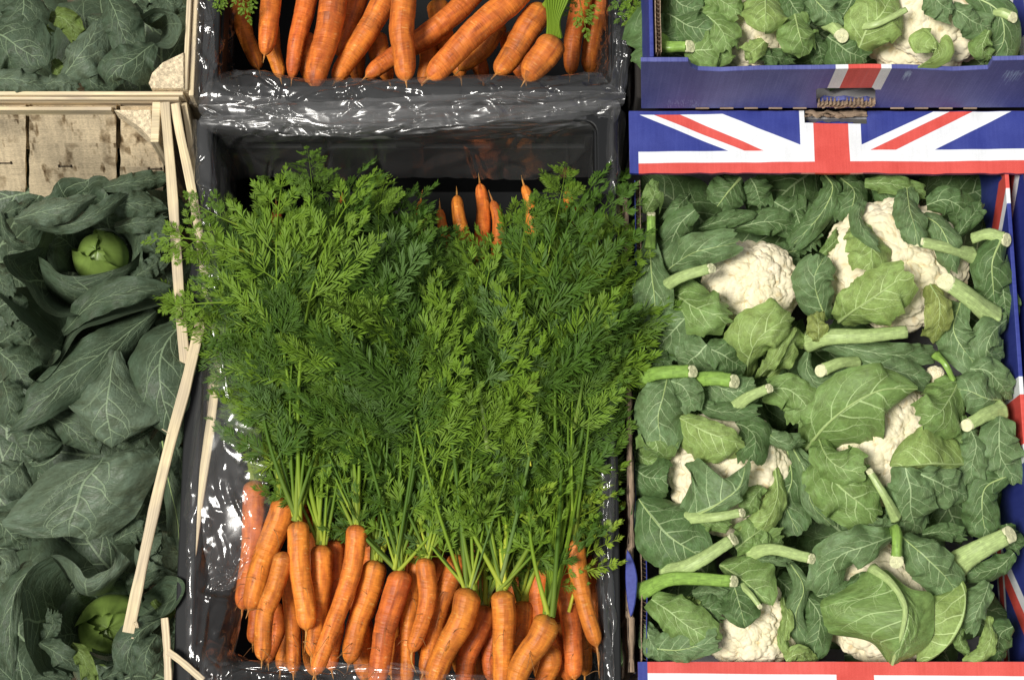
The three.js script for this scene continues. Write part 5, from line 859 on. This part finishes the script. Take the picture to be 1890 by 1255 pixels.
function cup(parent, z, cx, cy, mm, a0, a1, r0, r1, h0, h1, skin, seed, flare = 0.25) {   // upright curved leaf round a head; angles clockwise from the right in the picture, radii in zoom pixels
  const C = z([cx, cy, mm]), k = 1 / z.k / 2000;
  return part('leaf', gridGeo(54, 20, (u, v) => {
    const a = lerp(a0, a1, u) * Math.PI / 180, edge = Math.sin(u * Math.PI), wav = 0.09 * noise(u * 7 + seed, seed) + 0.05 * noise(u * 17, seed + 4);
    const rr = lerp(r0, r1, Math.pow(v, 0.75)) * k * (1 + wav * v * v) + flare * r1 * k * Math.pow(v, 6), h = lerp(h0, h1, Math.pow(v, 1.15)) * (0.55 + 0.45 * Math.pow(edge, 0.45)) + 5 * noise(u * 6 + seed, 8) * v * v - 7 * Math.pow(v, 7);
    return V(C.x + Math.cos(a) * rr, C.y + h / 1000 + 0.001 * fbm(u * 8 + seed, v * 6, 1, 3), C.z + Math.sin(a) * rr);
  }, (u, v) => [u, v * 0.94 + 0.02]), SK[skin], parent);
}
{
  const o = thing('cabbage', 'dark green cabbage with a pale coiled heart inside wavy leaves, below the bare slatted wall', 'cabbage', 'cabbages in wooden crates'), { leaf, patch } = makers(o, c1), m2 = makers(o, c2);
  heart(o, c1([780, 645, -74]), 0.025, 1, 'heart', 'pale yellow green coiled heart');
  cup(o, c1, 790, 680, -95, 150, 250, 190, 290, 0, 62, 'cab', 3); cup(o, c1, 790, 660, -95, 225, 345, 200, 330, 0, 68, 'cab', 5); cup(o, c1, 800, 680, -95, 320, 400, 210, 330, 0, 64, 'cab', 7); cup(o, c1, 790, 650, -95, 180, 300, 260, 420, 0, 72, 'cab', 9); cup(o, c1, 800, 660, -95, 280, 380, 280, 470, 0, 70, 'cab', 11);
  patch([[[380, 950, -70], [500, 1010, -62], [600, 1030, -60], [700, 990, -60], [850, 900, -60], [1000, 800, -66]], [[330, 820, -40], [450, 900, -28], [600, 930, -24], [760, 900, -24], [930, 830, -26], [1060, 740, -32]], [[285, 635, -30], [370, 690, -20], [450, 770, -16], [560, 792, -12], [800, 762, -12], [1000, 692, -14], [1082, 605, -18]]], 'cab', { nu: 50 });
  patch([[[500, 560, -85], [430, 700, -85], [400, 780, -85], [440, 880, -85], [520, 980, -85], [600, 1020, -72]], [[420, 470, -44], [350, 620, -44], [210, 740, -40], [240, 830, -34], [330, 960, -30], [450, 1050, -26], [590, 1075, -22]], [[330, 450, -12], [270, 575, -4], [150, 612, 0], [20, 650, 6], [70, 765, 6], [190, 860, 8], [250, 960, 8], [320, 1045, 6], [440, 1108, 2], [585, 1095, -4]]], 'cab', { nu: 60, nv: 26 });
  leaf([[480, 1235, -24], [680, 1030, -4], [900, 930, 8], [1130, 905, 8], [1340, 930, -5]], [110, 95], 'cab', { rib: 5, shape: 'round', curl: 0.5 });
  m2.patch([[[500, -150, -90], [560, -100, -90], [600, -60, -90], [640, -60, -90], [720, -120, -90]], [[40, -110, -26], [230, 60, -28], [400, 260, -34], [470, 350, -30], [350, 510, -52], [310, 560, -56], [400, 480, -40], [590, 180, -26], [960, 40, -30], [1220, -20, -34]], [[-20, -60, 0], [70, 30, 5], [150, 130, 8], [240, 200, 9], [320, 310, 10], [400, 345, 10], [465, 372, 10], [400, 470, 12], [300, 480, 12], [212, 550, 12], [300, 612, 12], [400, 535, 10], [500, 385, 8], [620, 212, 8], [800, 150, 5], [1000, 82, 2], [1250, 12, -5]]], 'cab', { nu: 100, nv: 24, ruffle: 0.8 });
  leaf([[100, 355, 4], [300, 300, 20], [520, 245, 24], [745, 175, 12]], [95, 110], 'cabP', { rib: 4, shape: 'round', ruffle: 3 }); leaf([[260, 410, -6], [520, 400, 6], [740, 310, 10], [970, 165, 0]], [85, 70], 'cab', { rib: 4, shape: 'round' });
  leaf([[800, 300, -18], [1000, 230, -10], [1290, 280, -20]], 105, 'cab', { rib: 5, shape: 'round' }); leaf([[790, 110, -34], [1000, 70, -26], [1290, 30, -34]], 80, 'cab', { rib: 4 }); leaf([[880, 420, -30], [1050, 380, -20], [1290, 360, -24]], 90, 'cab', { rib: 5 });
  leaf([[-30, 340, -6], [120, 270, -2], [265, 205, -10]], 62, 'cab', { rib: 0, shape: 'round' }); leaf([[0, 300, 2], [20, 430, 6], [110, 530, 2], [240, 560, -5]], [50, 70], 'cab', { curl: 1.5, rib: 0 }); leaf([[1020, 810, -24], [1130, 740, -16], [1250, 660, -20]], 80, 'cab', { rib: 4 }); leaf([[-40, 700, -20], [10, 850, -10], [60, 950, -12]], 90, 'cab', { rib: 0 }); leaf([[1080, 560, -30], [1200, 500, -24], [1300, 560, -26]], 120, 'cab', { rib: 5 });
  leaf([[-40, 1050, -22], [60, 1010, -18], [120, 1130, -22]], 120, 'cab', {});
}
{
  const o = thing('cabbage', 'spread of flat blue green cabbage leaves with pale veins, lying between two hearted heads', 'cabbage', 'cabbages in wooden crates'), { leaf, patch } = makers(o, c2), m3 = makers(o, c3);
  leaf([[885, 365, 0], [835, 620, 12], [825, 850, 14], [855, 1120, 0]], [390, 350], 'cabP', { shape: 'obovate', rib: 6, ruffle: 4, nu: 40, nv: 44 });
  leaf([[1420, 130, -6], [1230, 400, 8], [1250, 700, 8], [1370, 1120, -10]], [300, 260], 'cab', { shape: 'round', rib: 6, ruffle: 4, nu: 40 });
  leaf([[1200, 60, -16], [900, 290, -4], [600, 520, 6], [300, 780, 8], [80, 970, 0]], [170, 185], 'cab', { shape: 'round', rib: 4, ruffle: 4 });
  leaf([[330, 870, -26], [250, 980, -18], [190, 1160, -26]], 270, 'cab', { shape: 'round', rib: 4 }); leaf([[370, 860, -28], [560, 980, -20], [770, 1170, -26]], 140, 'cab', { shape: 'round', rib: 5 }); leaf([[1190, 960, -30], [1050, 1040, -26], [890, 1120, -34]], 100, 'cab', { rib: 0, shape: 'round' });
  leaf([[0, 380, -22], [120, 500, -18], [200, 660, -20]], 170, 'cab', { rib: 4 }); leaf([[-20, 310, -30], [120, 220, -24], [260, 150, -30]], 95, 'cab', { rib: 0 }); leaf([[20, 600, -6], [60, 760, 6], [90, 940, -2]], 120, 'cab', { rib: 5 }); leaf([[480, 1080, -36], [350, 1120, -34], [220, 1190, -38]], 80, 'cab', { rib: 0 });
  m3.patch([[[700, 195, 2], [740, 190, 6], [790, 180, 6], [850, 165, 4], [900, 140, 0]], [[440, 232, 2], [600, 235, 14], [735, 265, 18], [950, 170, 14], [1120, 118, 2]], [[225, 420, 2], [450, 400, 18], [640, 400, 16], [950, 330, 18], [1232, 230, -2]], [[60, 620, 0], [320, 580, 16], [590, 520, 14], [850, 520, 17], [1130, 470, -2]], [[5, 702, -4], [260, 700, 8], [550, 660, 10], [800, 650, 10], [1040, 640, -4]], [[225, 808, -8], [380, 806, -2], [530, 795, 2], [690, 820, -4], [860, 785, -8]]], 'cabP', { nu: 56, nv: 44, ruffle: 3.2, label: 'broad flat leaf with a pale branching vein' });
  m3.leaf([[170, 220, -12], [80, 310, -2], [-80, 440, 0]], 190, 'cabP', { rib: 6, shape: 'round' }); m3.leaf([[-60, 640, -12], [60, 760, -8], [210, 900, -18]], 150, 'cab', { rib: 0, shape: 'round' });
  m3.leaf([[1250, 60, -24], [1290, 330, -18], [1370, 700, -20], [1380, 1020, -30]], [70, 75], 'cab', { rib: 8, curl: 0.9 }); m3.leaf([[1360, 100, -14], [1420, 300, -10], [1440, 440, -20]], 80, 'cab', { rib: 5 }); m3.leaf([[880, 830, -20], [1020, 760, -16], [1140, 760, -20]], 90, 'cab', { rib: 0 });
}
{
  const o = thing('cabbage', 'dark cabbage with a lime heart ringed by upright curled leaves, under the snapped batten', 'cabbage', 'cabbages in wooden crates'), { leaf, patch } = makers(o, c4);
  heart(o, c4([880, 880, -84]), 0.032, 3, 'heart', 'lime green heart');
  cup(o, c4, 870, 850, -100, 110, 215, 200, 290, 0, 66, 'cab', 23); cup(o, c4, 870, 850, -100, 190, 300, 190, 290, 0, 64, 'cab', 25); cup(o, c4, 870, 850, -100, 20, 140, 190, 270, 0, 62, 'cab', 27); cup(o, c4, 880, 840, -100, 280, 380, 200, 330, 0, 64, 'cab', 29, 0.1);
  patch([[[760, 640, -80], [780, 600, -80], [820, 580, -80], [860, 600, -80]], [[440, 400, -30], [540, 480, -30], [620, 590, -30], [760, 600, -30], [870, 520, -30], [930, 400, -28]], [[400, 305, 4], [470, 310, 6], [545, 350, 8], [580, 470, 8], [650, 540, 8], [760, 535, 8], [850, 470, 8], [920, 420, 8], [1000, 340, 2]], [[380, 292, 8], [460, 290, 11], [540, 330, 12], [610, 395, 12], [665, 470, 12], [760, 430, 12], [850, 390, 12], [885, 300, 12], [840, 195, 6]]], 'cabP', { nu: 70, nv: 26, ruffle: 0.7 });
  patch([[[620, 700, -85], [560, 760, -85], [540, 850, -85], [560, 930, -85], [640, 1000, -85]], [[480, 420, -14], [390, 500, -18], [320, 620, -20], [312, 800, -20], [320, 980, -18], [370, 1150, -16], [560, 1190, -14]], [[390, 300, 6], [260, 372, 9], [180, 475, 10], [158, 600, 10], [172, 800, 10], [190, 980, 10], [240, 1100, 8], [320, 1222, 6], [570, 1240, 0]]], 'cab', { nu: 70, nv: 26, ruffle: 0.8 });
  leaf([[270, 360, -4], [120, 560, -6], [70, 850, -10], [90, 1230, -20]], [60, 150], 'cab', { rib: 0, shape: 'round' });
  patch([[[950, 760, -80], [980, 800, -80], [980, 860, -80], [960, 900, -80]], [[1110, 640, -30], [1220, 640, -30], [1250, 660, -30], [1150, 740, -28], [1040, 820, -22], [985, 900, -16]], [[1100, 600, -10], [1200, 520, 0], [1290, 450, 6], [1400, 480, 8], [1425, 545, 8], [1380, 655, 8], [1300, 745, 8], [1180, 792, 6], [1060, 842, 4], [970, 930, 0]]], 'cab', { nu: 60, nv: 24, ruffle: 0.8 });
  leaf([[1240, 780, -2], [1060, 900, 6], [985, 1060, 6], [1010, 1260, -5]], [80, 130], 'cab', { rib: 0, shape: 'round' }); leaf([[1210, 905, 0], [1120, 1060, 8], [1160, 1270, 0]], 115, 'cab', { rib: 0, shape: 'round' });
  leaf([[300, 965, -2], [450, 1060, 10], [640, 1190, 0]], [90, 110], 'cab', { rib: 0, shape: 'round' }); leaf([[550, 975, 4], [640, 1090, 8], [710, 1270, 0]], 62, 'cabY', { rib: 0, curl: 0.9 }); leaf([[330, 960, -16], [390, 850, -10], [410, 740, -14]], 70, 'cab', { rib: 0, curl: 1 });
  patch([[[700, 960, -80], [830, 1000, -80], [930, 960, -80]], [[700, 1060, -40], [830, 1110, -34], [960, 1080, -40]], [[640, 1005, -20], [760, 1062, -16], [860, 1066, -16], [955, 1028, -20]]], 'cab', {});
  leaf([[780, 1250, -6], [900, 1200, -2], [1010, 1180, -8]], 60, 'cab', { rib: 0 }); leaf([[260, 1250, 2], [400, 1230, 4], [560, 1250, 0]], 40, 'cab', { rib: 0 });
  heart(o, c4([1240, 300, -40]), 0.022, 6, 'cabP', 'small green bud beside the film'); leaf([[940, 430, -30], [1080, 500, -20], [1260, 440, -24]], 60, 'cab', { rib: 0, curl: 1.2 }); leaf([[1340, 780, -20], [1380, 900, -14], [1360, 1000, -20]], 60, 'cab', {}); leaf([[1180, 640, -30], [1240, 760, -24], [1200, 800, -30]], 60, 'cabY', { curl: 1.2, rib: 0 });
  leaf([[-30, 270, -10], [40, 360, -4], [20, 520, -14]], 90, 'cabP', { rib: 0 });
}
{
  const o = thing('cabbage', 'loose dark cabbage leaves with one yellow green leaf, beside the chipped corner block', 'cabbage', 'cabbages in wooden crates'), { leaf, patch } = makers(o, c0);
  leaf([[-80, 150, 0], [90, 250, 12], [245, 365, 6]], [200, 170], 'cab', { rib: 6, shape: 'round' }); leaf([[130, -60, 4], [120, 80, 10], [100, 230, 6]], 130, 'cab', { rib: 4, shape: 'round' }); leaf([[-60, 430, -4], [100, 440, 6], [290, 490, -6]], 70, 'cabP', { rib: 4 });
  leaf([[265, 85, -14], [360, 110, -4], [430, 215, -10]], [70, 65], 'cabY', { rib: 0, curl: 1.0 }); leaf([[205, 110, -8], [230, 160, -2], [280, 180, -6]], 40, 'cabY', { rib: 0, curl: 1.2 }); leaf([[320, 450, -8], [430, 310, 12], [510, 190, 8], [560, 100, 0]], [90, 130], 'cabP', { rib: 5, shape: 'round' });
  leaf([[590, -30, 2], [650, 120, 10], [710, 285, 2]], [120, 95], 'cab', { rib: 5, curl: 0.9 }); patch([[[860, 160, -60], [880, 160, -60], [890, 180, -60], [880, 200, -60]], [[800, 130, -24], [870, 100, -24], [930, 130, -24], [930, 190, -24], [880, 230, -20]], [[765, 90, 4], [850, 45, 8], [960, 72, 10], [1000, 135, 10], [985, 205, 10], [940, 265, 8], [830, 250, 2]]], 'cabP', { nu: 50, ruffle: 0.7 });
  leaf([[850, 240, 4], [720, 330, 14], [620, 410, 12], [630, 500, -2]], [130, 120], 'cab', { rib: 4, shape: 'round', ruffle: 4 }); leaf([[470, 380, -2], [500, 450, 2], [620, 500, -6]], 60, 'cab', { rib: 0 }); leaf([[480, 90, -16], [560, 130, -12], [590, 220, -16]], 70, 'cab', { rib: 4 }); leaf([[880, -30, 2], [950, 20, 6], [1010, 20, 4]], 60, 'cab', { rib: 0 }); leaf([[230, 470, -6], [330, 450, 0], [430, 480, -6]], 50, 'cabP', { rib: 0 }); leaf([[280, 330, -14], [310, 390, -8], [330, 440, -10]], 50, 'cabY', { rib: 0 }); leaf([[750, 10, -10], [800, 60, -6], [900, 30, -8]], 60, 'cab', {});
}
{
  const r = rng(66), o = thing('loose_leaves', 'loose cabbage leaves lying low in the wooden crate below the bare slatted wall', 'leaves'), o2 = thing('loose_leaves', 'loose cabbage leaves lying low in the crate with the chipped corner block', 'leaves');
  for (let k = 0; k < 74; k++) { const top = k > 56, x = k % 4 ? r() * 370 - 60 : r() * 110 - 60, y = top ? r() * 150 : 345 + r() * 900, a = r() * 6.283, l = 80 + r() * 60; part('leaf', leafGeo([P(x - Math.cos(a) * l, y - Math.sin(a) * l, -92 - r() * 16), P(x, y, -74 - r() * 20), P(x + Math.cos(a) * l, y + Math.sin(a) * l, -90 - r() * 16)], 0.055, 0.055, { nu: 14, nv: 14, shape: 'round' }), SK.cab, top ? o2 : o); }
}
renderer.render(scene, camera);
